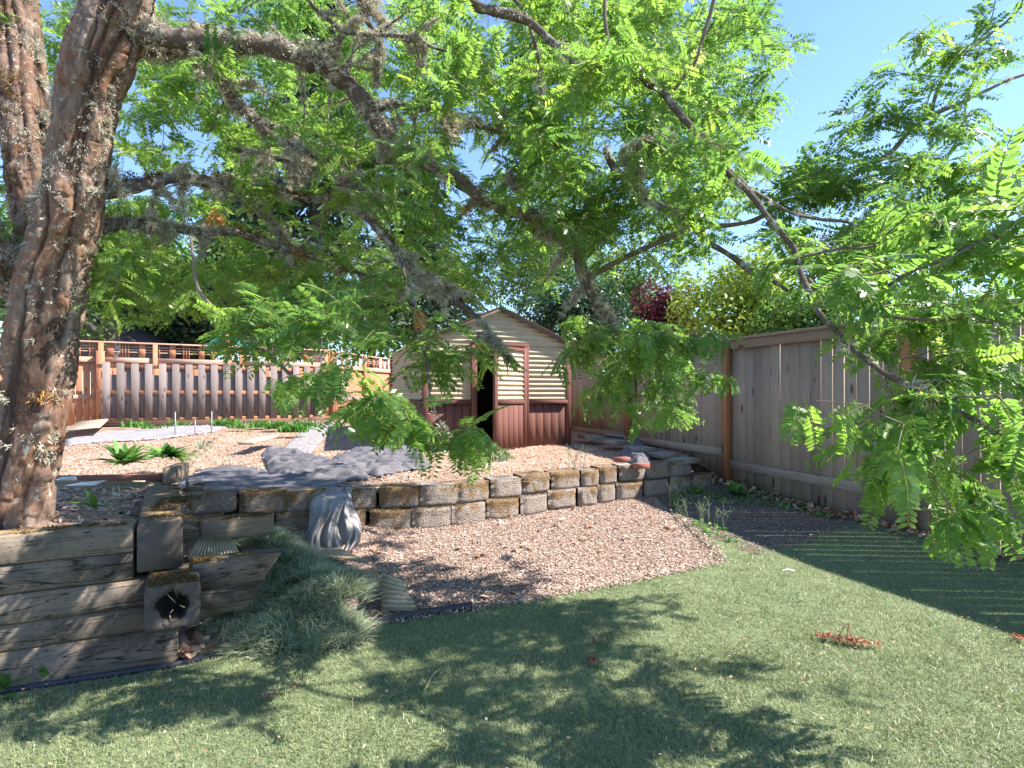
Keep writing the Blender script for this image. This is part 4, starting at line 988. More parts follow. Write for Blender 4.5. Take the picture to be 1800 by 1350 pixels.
V, F = joinVF([tube([G(745, 1215, .05), G(760, 1195, .05) + (0, 0, .02), G(772, 1175, .05)], [.003, .002, .001], 5), tube([G(748, 1212, .05), G(755, 1200, .05)], [.003, .001], 5)])
tag(obj('dry_twig', V, F, M['straw']), 'thin pale forked twig lying on the turf left of centre', 'twig')
V, F = tube([P(195, 882, 4.0), P(200, 862, 4.0), P(208, 855, 4.0), P(212, 870, 4.0), P(206, 884, 4.0)], .006, 6)
tag(obj('dry_root', V, F, M['straw'], None, True), 'pale looped dry stem standing before the rotten log', 'stem')

# ================================================================== BEYOND THE FENCES
# neighbour's roof, play structure
nh = empty('neighbour_house', (-14, 20, 0), 'dark neighbouring house gable with a pale fascia behind the left fence', 'house')
ra, rb_ = P(60, 490, 19), P(200, 600, 19)
V = [ra, rb_, rb_ + (0, 0, -.9), ra + (-.0, 0, -3.0), ra + (0, 6, 0), rb_ + (0, 6, 0), rb_ + (0, 6, -.9), ra + (0, 6, -3)]
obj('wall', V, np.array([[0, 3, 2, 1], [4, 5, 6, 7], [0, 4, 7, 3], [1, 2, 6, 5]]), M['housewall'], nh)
obj('roof', [ra + (0, -.1, .05), rb_ + (.2, -.1, .02), rb_ + (.2, 6, .02), ra + (0, 6, .05), ra + (0, -.1, -.1), rb_ + (.2, -.1, -.13), rb_ + (.2, 6, -.13), ra + (0, 6, -.1)], np.array([[0, 1, 2, 3], [4, 7, 6, 5], [1, 5, 6, 2]]), M['roof_dark'], nh)
beam('fascia_board', ra + (0, -.14, -.05), rb_ + (.2, -.14, -.08), .03, .2, M['fascia'], nh)
ps = empty('play_structure', P(400, 620, 19), 'play structure with a teal tarp roof showing above the lattice fence', 'play structure')
c = [P(352, 612, 18.6), P(392, 586, 18.9), P(430, 612, 19.2)]; dv = np.array([.0, 1.6, 0])
for a_, b_ in ((0, 1), (1, 2)):
    obj('tarp', [c[a_], c[b_], c[b_] + dv, c[a_] + dv, c[a_] + (0, 0, -.03), c[b_] + (0, 0, -.03), c[b_] + dv + (0, 0, -.03), c[a_] + dv + (0, 0, -.03)], np.array([[0, 1, 2, 3], [7, 6, 5, 4], [0, 4, 5, 1], [1, 5, 6, 2], [3, 2, 6, 7]]), M['teal'], ps)
beam('post', P(399, 690, 18.85), P(399, 586, 18.85), .10, .10, M['redwood'], ps); beam('beam', P(390, 612, 18.8), P(450, 612, 18.8), .06, .1, M['redwood'], ps)

def orient_quads(c, nrm, L, W_, roll=None):
    """4-vertex pointed leaves centred at c"""
    n = len(c); r = RNG.normal(0, 1, (n, 3)); u = np.cross(nrm, r); u /= np.linalg.norm(u, axis=1)[:, None] + 1e-9; v = np.cross(nrm, u)
    U = u * L[:, None] / 2; Vv = v * W_[:, None] / 2
    V = np.stack([c - U, c + Vv - U * .1, c + U, c - Vv - U * .1], 1); return V.reshape(-1, 3), np.arange(n * 4).reshape(-1, 4)

def broadleaf(name, px, depth, ytop, ybot, halfw_px, mat, label, n=14000, leaf=.11, lobes=26, seed=0, trunk=True, cat='tree', zbase=.3, group=None):
    rg = np.random.default_rng(seed + 100)
    zt = EYE - (ytop - 692) / 1000 * depth; zb = EYE - (ybot - 692) / 1000 * depth; cx_ = (px - 900) / 1000 * depth; rw = halfw_px / 1000 * depth; rh = (zt - zb) / 2; cz = (zt + zb) / 2
    e = empty(name, (cx_, depth, zbase), label, cat, group)
    L_ = []
    c = rg.normal(0, 1, (lobes, 3)); c /= np.linalg.norm(c, axis=1)[:, None]; c *= rg.uniform(.25, .82, (lobes, 1))
    lc = c * np.array([rw, rw * .8, rh]) + (cx_, depth, cz); lr = rg.uniform(.26, .46, lobes)
    if trunk:
        path = np.array([(cx_, depth, zbase - .2), (cx_ + rg.normal(0, .1), depth, cz - rh * .4), (cx_ + rg.normal(0, .2), depth, cz + rh * .3)])
        L_.append(tube(path, [rw * .07 + .06, rw * .05 + .04, .02], 8))
        for k in range(0, lobes, 2):
            m_ = path[1] * .6 + lc[k] * .4 + (0, 0, -.1); L_.append(tube([path[1] + (0, 0, rg.uniform(-rh * .3, rh * .2)), m_, lc[k]], [.05, .03, .01], 5))
        V, F = joinVF(L_); obj('trunk', V, F, M['fartrunk'], e, True)
    k = rg.integers(0, lobes, n); d = rg.normal(0, 1, (n, 3)); d /= np.linalg.norm(d, axis=1)[:, None]
    rad = rg.uniform(.55, 1.08, n) ** .6
    p = lc[k] + d * (lr[k] * rad)[:, None] * np.array([rw, rw * .8, rh]) 
    p[:, 2] -= .12 * rh * np.hypot(d[:, 0], d[:, 1]) * rg.random(n)
    nr = d + rg.normal(0, .65, (n, 3)) + (0, 0, .5); nr /= np.linalg.norm(nr, axis=1)[:, None]
    s_ = leaf * rg.uniform(.6, 1.4, n)
    V, F = orient_quads(p, nr, s_, s_ * .55)
    tint = np.clip(rg.beta(2, 2.2, n) + .25 * (rg.random(lobes)[k] - .5), 0, 1)
    o = obj('crown', V, F, mat, e, tint=tint); o['kind'] = 'stuff'
    return e

def conifer(name, px, depth, ytop, ybot, halfw_px, mat, label, n=20000, seed=0, zbase=.3, droop=.35, lean=0.0, needle=.22, trunk_r=.3, tiers=34):
    rg = np.random.default_rng(seed + 500)
    zt = EYE - (ytop - 692) / 1000 * depth; zb = EYE - (ybot - 692) / 1000 * depth; cx_ = (px - 900) / 1000 * depth; rw = halfw_px / 1000 * depth
    e = empty(name, (cx_, depth, zbase), label, 'tree')
    axis = lambda z: np.array([cx_ + lean * (z - zbase), depth, z])
    V, F = tube([axis(z) for z in np.linspace(zbase - .3, zt - .1, 10)], np.linspace(trunk_r, .03, 10), 10); obj('trunk', V, F, M['fartrunk'], e, True)
    L_ = []; C = []; Dr = []
    for k in range(tiers):
        f = k / tiers; z = zb + (zt - zb) * f; R_ = rw * (1 - f) ** .75 * rg.uniform(.75, 1.15)
        for m_ in range(5):
            a = rg.uniform(0, 2 * np.pi); d = np.array([math.cos(a), math.sin(a), 0]); s0 = axis(z)
            t = np.linspace(0, 1, 6); path = s0 + d * (R_ * t)[:, None] + np.array([0, 0, 1]) * (R_ * (.15 * t - droop * t * t))[:, None]
            L_.append(tube(path, np.linspace(.05, .012, 6), 4))
            q_ = max(3, int(n / (tiers * 5) * (1.3 - f) )); tt = rg.uniform(.12, 1, q_)
            pp_ = s0 + d * (R_ * tt)[:, None] + np.array([0, 0, 1]) * (R_ * (.15 * tt - droop * tt * tt))[:, None]
            sd_ = np.array([-d[1], d[0], 0]); lat = rg.normal(0, .22, q_) * R_ * (1.1 - tt * .5)
            pp_ = pp_ + sd_ * lat[:, None] + np.array([0, 0, -1]) * (rg.random(q_) * .25 * R_ * droop + np.abs(lat) * .3)[:, None]
            C.append(pp_); Dr.append(d * .6 + sd_ * np.sign(lat)[:, None] * .7 + np.array([0, 0, -.4]) + rg.normal(0, .25, (q_, 3)))
    V, F = joinVF(L_); obj('limbs', V, F, M['fartrunk'], e)['kind'] = 'stuff'
    C = np.concatenate(C); Dr = np.concatenate(Dr); Dr /= np.linalg.norm(Dr, axis=1)[:, None]; m = len(C)
    side = np.cross(Dr, rg.normal(0, 1, (m, 3))); side /= np.linalg.norm(side, axis=1)[:, None] + 1e-9; Ls = needle * rg.uniform(.6, 1.4, m)
    U = Dr * Ls[:, None]; Sd = side * (Ls * .16)[:, None]
    V = np.stack([C, C + U * .45 + Sd, C + U, C + U * .45 - Sd], 1).reshape(-1, 3)
    o = obj('needles', V, np.arange(m * 4).reshape(-1, 4), mat, e, tint=rg.beta(2, 2, m)); o['kind'] = 'stuff'
    return e

broadleaf('maple_tree', 200, 18, 330, 590, 190, M['maple_leaf'], 'bright green maple hanging over the left fence behind the trunk', 16000, .17, 34, 1)
broadleaf('maple_tree', 20, 19, 280, 640, 120, M['maple_leaf'], 'pale green tree left of the main trunk at the picture edge', 9000, .17, 26, 2)
broadleaf('hedge_tree', 330, 23, 440, 640, 170, M['dark_leaf'], 'dark evergreen bush behind the picket panel and lattice fence', 15000, .17, 34, 3)
broadleaf('hedge_tree', 500, 24, 470, 640, 110, M['dark_leaf'], 'dark shrub beside the fir trunk behind the fence corner', 9000, .17, 22, 4)
conifer('cedar_tree', 430, 27, 210, 560, 130, M['cedar_needle'], 'pale grey green drooping cedar behind the dark hedge', 16000, 5, droop=.7, needle=.5)
conifer('fir_tree', 548, 22, -150, 430, 150, M['fir_needle'], 'tall dark trunked fir rising behind the left fence corner', 15000, 6, lean=.02, needle=.42, trunk_r=.42, tiers=26)
conifer('fir_tree', 730, 32, 260, 560, 130, M['fir_needle'], 'blue green fir behind the fence left of the shed', 13000, 7, needle=.5)
broadleaf('leafy_tree', 650, 30, 480, 660, 120, M['mid_leaf'], 'green tree beyond the back fence just left of the shed', 8000, .2, 24, 8)
broadleaf('laurel_tree', 1010, 17, 470, 660, 105, M['dark_leaf'], 'dark green laurel directly behind the right roof slope of the shed', 15000, .12, 30, 9)
broadleaf('leafy_tree', 960, 27, 330, 600, 150, M['mid_leaf'], 'mid green tree rising behind the laurel and shed', 13000, .18, 30, 10)
broadleaf('plum_tree', 1178, 14, 470, 640, 75, M['plum_leaf'], 'dark purple leaved plum behind the fence right of the shed', 11000, .09, 22, 11)
broadleaf('plum_tree', 1490, 17, 372, 560, 75, M['plum_leaf'], 'reddish purple plum top far behind the right fence', 8000, .10, 18, 12)
broadleaf('golden_shrub', 1300, 12.5, 425, 660, 125, M['yellow_leaf'], 'yellow green shrub looking over the right fence', 15000, .10, 40, 13)
broadleaf('leafy_tree', 1110, 20, 400, 600, 90, M['mid_leaf'], 'green tree behind the purple plum', 8000, .13, 20, 14)
broadleaf('leafy_shrub', 1450, 11, 490, 640, 120, M['mid_leaf'], 'green shrub behind the right fence below the purple plum top', 12000, .09, 26, 15)
broadleaf('leafy_shrub', 1700, 9.5, 470, 640, 150, M['mid_leaf'], 'green shrub behind the near part of the right fence', 12000, .09, 26, 16)

# ================================================================== THE LOCUST TREE
tree = empty('honey_locust_tree', P(45, 900, 3.05), 'large lichen covered honey locust with furrowed bark spreading over the whole yard', 'tree')
def spline(pts_, n):
    p = np.array(pts_, float); t = np.concatenate([[0], np.cumsum(np.linalg.norm(np.diff(p[:, :3], axis=0), axis=1))]); q_ = np.linspace(0, t[-1], n)
    out = []
    for k in range(p.shape[1]):
        # Catmull-like smoothing: linear interp then box smooth
        v = np.interp(q_, t, p[:, k]); w_ = max(1, n // (len(p) * 2)); 
        if w_ > 1:
            ker = np.ones(w_) / w_; vp = np.pad(v, (w_, w_), mode='reflect', reflect_type='odd'); v = np.convolve(vp, ker, 'same')[w_:-w_]
        out.append(v)
    return np.stack(out, -1)
def trunk_mesh(name, ctrl, sides=168, seed=0, depth_=.022, step=.008):
    """ctrl: px,py,depth,radius_px"""
    c = np.array([[*P(a, b_, d), r / 1000 * d] for a, b_, d, r in ctrl])
    Lt = np.linalg.norm(np.diff(c[:, :3], axis=0), axis=1).sum(); n = int(Lt / step); s_ = spline(c, n); path, rad = s_[:, :3], s_[:, 3]
    V, F = tube(path, 1.0, sides); V = V.reshape(n, sides, 3); N_ = V - path[:, None, :]
    ang = np.linspace(0, 2 * np.pi, sides, endpoint=False); A_, S_ = np.meshgrid(ang, np.linspace(0, Lt, n)); R_ = rad[:, None]
    def qq(f, g, o_): return np.stack([np.cos(A_) * R_ * f, np.sin(A_) * R_ * f, S_ * g + seed + o_], -1)
    wv_ = (fbm(qq(9, 5, 2), 3, seed + 2) - .5)[..., None] * 1.1
    f1 = np.abs(2 * vnoise(qq(14, 1.3, 0) + wv_ * .8, seed) - 1); f2 = np.abs(2 * vnoise(qq(30, 4, 5) + wv_, seed + 1) - 1); f3 = np.abs(2 * vnoise(qq(9, 12, 9) + wv_ * 1.3, seed + 5) - 1)
    g1 = np.clip(f1 * 3.2, 0, 1); g2 = np.clip(f2 * 3.5 + .35, 0, 1); g3 = np.clip(f3 * 4 + .25, 0, 1)
    cav = g1 * (.35 + .65 * g2 * g3)
    pl = vnoise(qq(15, 9, 3) + wv_, seed + 11) * 5; plate = (np.floor(pl) + np.clip((pl - np.floor(pl)) * 5, 0, 1)) / 5
    dsp = depth_ * (cav - .7) + .016 * (plate - .5) + .007 * (fbm(qq(60, 35, 1), 3, seed + 7) - .5) + .02 * (vnoise(qq(4, 1.5, 4), seed + 9) - .5)
    V = path[:, None, :] + N_ * (R_ + dsp * np.clip(R_ / .12, .3, 1))[..., None]
    me = mk_mesh(name, V.reshape(-1, 3) - path[0], F, M['bark'], True)
    at = me.attributes.new('cav', 'FLOAT', 'POINT'); at.data.foreach_set('value', cav.ravel().astype(np.float32))
    o = bpy.data.objects.new(name, me); COL.objects.link(o); o.parent = tree; o.location = Vector(path[0].tolist()) - wloc(tree)
    return path, rad
SK = []       # (path, rad, lichen amount)
tp1, tr1 = trunk_mesh('trunk', [(20, 935, 3.0, 54), (32, 880, 3.03, 47), (50, 780, 3.05, 46), (68, 680, 3.07, 48), (78, 590, 3.08, 50), (90, 510, 3.08, 50), (104, 450, 3.08, 47), (118, 390, 3.06, 46), (132, 320, 3.05, 42), (144, 240, 3.04, 43), (156, 170, 3.02, 44), (178, 95, 3.0, 50), (202, 30, 2.98, 50), (222, -60, 2.97, 44), (235, -180, 2.95, 42), (240, -330, 2.95, 30)], 110, 1, .034)
SK.append((tp1[len(tp1) // 2:], tr1[len(tr1) // 2:], .9)); SK.append((tp1[:len(tp1) // 2], tr1[:len(tr1) // 2], .45))
lp, lr_ = trunk_mesh('fork_stem', [(85, 540, 3.2, 30), (70, 440, 3.26, 36), (58, 340, 3.3, 35), (48, 250, 3.32, 37), (40, 170, 3.35, 40), (30, 80, 3.4, 40), (20, -30, 3.4, 36), (0, -150, 3.45, 30)], 80, 5)
SK.append((lp, lr_, .8))
lp2, lr2 = trunk_mesh('fork_stem', [(70, 560, 3.15, 26), (20, 480, 3.1, 30), (-20, 420, 3.05, 30), (-90, 330, 3.0, 26), (-200, 200, 2.9, 20)], 60, 9)
SK.append((lp2, lr2, .6))

branches = [
 # (points (px,py,depth,radius px)), lichen
 ([(195, 60, 3.0, 24), (240, 58, 3.0, 22), (270, 62, 3.02, 19), (350, 66, 3.1, 17), (430, 76, 3.15, 16), (500, 92, 3.2, 16), (560, 110, 3.25, 16), (615, 145, 3.3, 16), (648, 180, 3.32, 15), (668, 225, 3.35, 13), (710, 262, 3.4, 12.5), (760, 292, 3.45, 12.5), (810, 318, 3.5, 12.5), (860, 350, 3.55, 12), (920, 378, 3.6, 11.5), (975, 405, 3.65, 11), (1005, 432, 3.68, 10.5), (1022, 475, 3.7, 10), (1045, 525, 3.75, 8.5), (1075, 562, 3.8, 7.5), (1100, 605, 3.85, 5), (1112, 650, 3.9, 3), (1120, 700, 3.95, 2)], .9),
 ([(180, 100, 3.05, 14), (330, 85, 3.2, 10), (365, 120, 3.25, 9), (400, 158, 3.3, 9), (440, 200, 3.35, 9), (480, 240, 3.4, 9), (530, 265, 3.4, 8.5), (580, 285, 3.45, 8.5), (603, 315, 3.5, 8.5), (635, 360, 3.5, 8), (665, 400, 3.5, 8), (700, 450, 3.5, 7.5), (745, 490, 3.5, 7), (800, 530, 3.5, 6.5), (845, 565, 3.5, 5), (870, 600, 3.5, 3.5), (895, 640, 3.5, 2)], 1.0),
 ([(700, 250, 3.4, 8), (735, 280, 3.45, 7), (690, 286, 3.6, 7), (620, 292, 3.75, 7), (560, 300, 3.9, 6), (480, 275, 4.05, 5), (400, 262, 4.2, 4)], 1.0),
 ([(120, 352, 3.08, 15), (165, 345, 3.1, 15), (200, 340, 3.15, 14), (250, 320, 3.25, 12), (300, 312, 3.4, 12), (360, 318, 3.5, 11), (430, 326, 3.65, 7), (520, 345, 3.8, 5), (600, 350, 4.0, 4), (700, 372, 4.2, 3)], 1.3),
 ([(100, 430, 3.12, 14), (150, 410, 3.2, 14), (200, 395, 3.3, 11), (280, 395, 3.5, 10), (350, 405, 3.7, 9), (430, 415, 3.85, 8), (520, 440, 4.0, 7), (600, 470, 4.2, 5), (680, 500, 4.4, 4), (760, 520, 4.6, 3)], 1.3),
 ([(235, -200, 2.95, 30), (420, -110, 2.8, 20), (600, -60, 2.75, 16), (720, -30, 2.75, 13), (800, -18, 2.75, 12), (838, 12, 2.75, 11), (905, 24, 2.75, 10.5), (950, 42, 2.75, 10.5), (990, 78, 2.72, 10), (1005, 108, 2.7, 9.5), (1042, 128, 2.7, 9), (1085, 116, 2.68, 8.5), (1120, 132, 2.66, 8.5), (1170, 160, 2.62, 8.5), (1205, 200, 2.6, 8), (1232, 236, 2.56, 8), (1268, 280, 2.52, 7.5), (1312, 325, 2.48, 7.5), (1345, 375, 2.42, 7), (1388, 425, 2.36, 6.5), (1412, 490, 2.3, 6), (1440, 555, 2.2, 6.5), (1500, 605, 2.1, 7), (1560, 655, 2.0, 7), (1630, 700, 1.92, 6.5), (1710, 735, 1.85, 6), (1770, 775, 1.8, 5), (1850, 840, 1.7, 3)], .25),
 ([(1030, 492, 3.7, 6.5), (1085, 460, 3.6, 6.5), (1150, 432, 3.5, 6), (1210, 405, 3.4, 6), (1280, 396, 3.3, 5.5), (1335, 385, 3.25, 5.5), (1380, 355, 3.2, 5.5), (1450, 345, 3.2, 5), (1540, 335, 3.2, 5), (1620, 322, 3.2, 4.5), (1720, 300, 3.2, 4), (1850, 292, 3.2, 3)], .1),
 ([(1380, 355, 3.2, 6), (1470, 330, 3.2, 6), (1520, 296, 3.2, 6), (1565, 270, 3.2, 5.5), (1595, 235, 3.2, 5.5), (1635, 200, 3.2, 5), (1655, 150, 3.2, 4.5), (1700, 90, 3.2, 4), (1750, 50, 3.2, 3.5), (1830, -20, 3.2, 2.5)], .05),
 ([(1632, 204, 3.2, 4.5), (1690, 178, 3.15, 4), (1760, 143, 3.1, 3.5), (1850, 105, 3.1, 2.5)], .05),
 ([(1062, 262, 3.2, 5), (1072, 290, 3.2, 8), (1105, 318, 3.15, 8), (1150, 352, 3.1, 7), (1190, 385, 3.05, 6.5), (1240, 415, 3.0, 6), (1290, 450, 2.95, 6), (1335, 490, 2.9, 5.5), (1375, 518, 2.9, 4)], .7),
 ([(1268, 282, 2.52, 5), (1330, 340, 2.5, 4), (1400, 372, 2.6, 4), (1470, 388, 2.7, 4), (1540, 415, 2.8, 2.5)], .1),
 ([(1100, 262, 3.2, 3), (1130, 258, 3.1, 6), (1175, 240, 3.0, 6), (1180, 246, 3.0, 2)], 2.2),
 ([(895, 0, 3.0, 5), (925, 30, 3.0, 5), (945, 90, 3.0, 4.5), (948, 150, 3.05, 4), (958, 210, 3.1, 3.5), (985, 270, 3.2, 2.5)], .3),
 ([(1070, -60, 2.6, 5), (1062, 20, 2.6, 4.5), (1068, 105, 2.66, 4)], .1),
 ([(1260, -60, 2.5, 5), (1250, 0, 2.5, 5), (1235, 60, 2.52, 4.5), (1212, 120, 2.58, 4), (1180, 162, 2.62, 4)], .1),
 ([(560, 110, 3.25, 7), (600, 70, 3.2, 6), (640, 20, 3.2, 6), (660, -60, 3.2, 4)], 1.2),
 ([(620, -60, 3.0, 6), (640, 30, 3.1, 6), (675, 80, 3.2, 5), (655, 150, 3.3, 5)], 1.6),
 ([(500, -60, 2.9, 5), (560, 20, 3.0, 5), (600, 55, 3.05, 5), (720, 60, 3.1, 4), (800, 90, 3.2, 3)], .9),
 ([(655, 185, 3.3, 8), (700, 190, 3.4, 7), (750, 195, 3.5, 5), (820, 220, 3.7, 4), (900, 240, 3.9, 3)], .9),
 ([(600, 320, 3.5, 6), (640, 340, 3.45, 5), (635, 290, 3.4, 4)], 1.0),
 ([(860, 350, 3.55, 5), (900, 300, 3.8, 4), (960, 260, 4.1, 3)], .8),
 ([(520, 470, 3.9, 5), (480, 400, 3.95, 4), (430, 340, 3.9, 4)], .9),
 ([(975, 405, 3.65, 5), (1010, 380, 3.7, 4.5), (1060, 345, 3.8, 4)], 1.5),
 ([(340, 420, 2.9, 3.5), (350, 520, 2.75, 4), (410, 580, 2.65, 4), (458, 611, 2.6, 5), (495, 637, 2.58, 4.5), (525, 668, 2.55, 4), (565, 662, 2.52, 4), (600, 690, 2.5, 3.5), (660, 715, 2.48, 3), (720, 740, 2.46, 2.5), (790, 768, 2.45, 2)], .2),
 ([(700, 450, 3.5, 4), (735, 560, 3.0, 4.5), (745, 620, 2.95, 4), (752, 690, 2.9, 3.5), (775, 740, 2.85, 2.5), (800, 780, 2.8, 1.5)], .5),
 ([(1412, 490, 2.3, 5), (1450, 530, 2.25, 4), (1520, 548, 2.2, 4), (1580, 560, 2.1, 3.5), (1680, 565, 2.0, 3), (1800, 570, 1.9, 2)], .0),
 ([(1560, 655, 2.0, 4), (1600, 760, 1.95, 3), (1640, 850, 1.9, 2.2), (1700, 930, 1.88, 1.5)], .0),
 ([(1800, 380, 1.5, 5), (1700, 425, 1.6, 5), (1600, 470, 1.75, 4.5), (1500, 545, 2.15, 4)], .0),
 ([(1560, 420, 2.3, 3), (1470, 440, 2.35, 3.5), (1400, 450, 2.36, 4)], .0),
 # boughs over the lawn, above the frame
 ([(235, -200, 2.95, 28), (500, -330, 2.4, 20), (900, -520, 2.1, 16), (1300, -640, 2.0, 12), (1800, -820, 1.9, 7)], .3),
 ([(600, -60, 2.75, 14), (900, -240, 2.7, 10), (1300, -330, 2.8, 8), (1700, -350, 3.0, 6), (2100, -380, 3.2, 4)], .3),
]
bl = []; nodes = []; nrad = []
for pts_, li in branches:
    rs_ = 1.0 if len(bl) == 0 else (.86 if li > .6 else .74)
    c = np.array([[*P(a, b_, d), r * rs_ / 1000 * d] for a, b_, d, r in pts_]); Lt = np.linalg.norm(np.diff(c[:, :3], axis=0), axis=1).sum(); n = max(6, int(Lt / .02))
    s_ = spline(c, n); path = s_[:, :3]; rad = s_[:, 3]
    path = path + (np.stack([fbm(n3(np.arange(n) * .02, np.zeros(n), 5, 1, k * 3.1), 2, len(bl)) for k in range(3)], -1) - .5) * .05
    rad = rad * (1 + .35 * (vnoise(n3(np.arange(n) * .02, np.zeros(n), 22), len(bl)) - .5))
    V, F = tube(path, rad, 12 if rad.max() > .02 else 7)
    N_ = V.reshape(n, -1, 3) - path[:, None, :]
    ns_ = fbm(V * 38, 2, 4) - .5
    V = V + (N_.reshape(-1, 3)) * (ns_ * .35)[:, None]
    o = obj('branch', V, F, M['branch'] if li >= .25 else M['twig'], tree, True)
    bl.append((path, rad, li)); SK.append((path, rad, li)); nodes.append(path[2::2]); nrad.append(rad[2::2])
dead = []
for path, rad, li in list(bl):
    if li < .8: continue
    Lt = np.linalg.norm(np.diff(path, axis=0), axis=1).sum()
    for _ in range(int(Lt * 11)):
        i = RNG.integers(3, len(path) - 1); d = RNG.normal(0, 1, 3) + (0, 0, -.25); d /= np.linalg.norm(d); L0 = RNG.uniform(.08, .38); t = np.linspace(0, 1, 8)
        tw_p = path[i] + d * (L0 * t)[:, None] + np.array([0, 0, -1]) * (L0 * .35 * t * t)[:, None] + np.cumsum(RNG.normal(0, .006, (8, 3)), 0)
        tr_ = np.linspace(.006, .0025, 8); dead.append(tube(tw_p, tr_, 5)); SK.append((tw_p, tr_, 1.1 if RNG.random() < .7 else .2))
V, F = joinVF(dead); o = obj('dead_twigs', V, F, M['branch'], tree, True); o['kind'] = 'stuff'
for p_, r_ in ((tp1[-40:], tr1[-40:]), (lp[20:], lr_[20:])): nodes.append(p_); nrad.append(r_ * .2)
NODE = np.concatenate(nodes); NR = np.concatenate(nrad)

# regions of foliage (outline in picture columns/rows, depth span, number of twigs, twig reach)
regions = [
 ([(0, -40), (1330, -40), (1335, 90), (1270, 150), (1300, 230), (1330, 300), (1300, 420), (1180, 500), (900, 520), (760, 540), (620, 520), (420, 560), (150, 520), (0, 500)], 3.5, 5.6, 310, .55, 4),
 ([(420, 20), (1330, 0), (1300, 260), (1240, 380), (1000, 480), (700, 420), (450, 250)], 3.4, 4.7, 120, .5, 4),
 ([(860, 0), (1330, 0), (1300, 330), (1200, 460), (960, 400)], 2.9, 3.9, 100, .45, 4),
 ([(140, 420), (720, 500), (720, 600), (560, 600), (300, 560), (150, 560)], 3.0, 4.6, 60, .5, 4),
 ([(1040, 540), (1110, 560), (1240, 590), (1225, 690), (1180, 745), (1100, 640), (1090, 760), (1020, 730), (1020, 640)], 3.3, 4.5, 42, .5, 4, .4),
 ([(700, 560), (800, 590), (930, 600), (920, 640), (850, 650), (800, 690), (740, 700), (700, 620)], 2.9, 3.7, 9, .3, 4),
 ([(560, 620), (700, 700), (850, 740), (830, 800), (700, 790), (600, 740), (560, 700)], 2.3, 2.8, 15, .3, 4, .5),
 ([(420, 540), (640, 560), (640, 640), (500, 650), (400, 620)], 2.4, 2.9, 14, .3, 4),
 ([(1410, 430), (1500, 380), (1620, 360), (1800, 330), (1820, 760), (1720, 780), (1560, 640), (1450, 560)], 1.75, 2.7, 46, .34, 3, .35),
 ([(1500, 640), (1700, 700), (1820, 760), (1800, 900), (1720, 960), (1620, 860), (1540, 800), (1470, 700)], 1.75, 2.3, 17, .34, 3, .7),
 ([(1580, 330), (1830, 330), (1830, 580), (1640, 540)], 1.35, 1.8, 7, .25, 3),
 ([(1395, 260), (1420, 150), (1500, 130), (1520, 250), (1560, 330), (1430, 360)], 2.9, 3.3, 13, .35, 5),
 ([(1560, 210), (1600, 60), (1800, 20), (1820, 330), (1620, 350), (1520, 330)], 2.9, 3.5, 26, .35, 4),
 ([(1300, 330), (1600, 330), (1800, 330), (1800, 470), (1500, 480), (1340, 440)], 2.7, 3.6, 34, .4, 4),
 ([(0, 330), (140, 380), (120, 560), (0, 640)], 3.4, 4.6, 12, .5, 4),
 ([(1000, 60), (1200, 120), (1420, 430), (1380, 520), (1150, 260), (980, 140)], 2.3, 2.7, 15, .3, 3),
 ([(1600, 820), (1800, 800), (1810, 940), (1720, 985), (1660, 930)], 1.8, 2.2, 7, .3, 3, .6),
 ([(250, 20), (1320, 0), (1280, 420), (1000, 500), (400, 500)], 2.6, 3.4, 30, .35, 3),
 ([(100, -20), (470, -20), (470, 460), (150, 460)], 3.6, 5.6, 65, .5, 4),
 ([(300, 60), (1250, 60), (1150, 480), (800, 500), (350, 420)], 4.6, 6.4, 140, .6, 4),
]
targets = []
for poly, d0, d1, n, reach, per, *dr_ in regions:
    per = (per, dr_[0] if dr_ else 0)
    pa = np.array(poly, float); k = 0
    while k < n:
        q_ = RNG.uniform(pa.min(0), pa.max(0), (1, 2))
        if inpoly(q_, poly)[0]:
            px_, py_ = q_[0]
            if vnoise(np.array([px_ / 95., py_ / 95., d0])) < .30 and RNG.random() < .8: continue
            targets.append((P(px_, py_, RNG.uniform(d0, d1)), reach, per)); k += 1
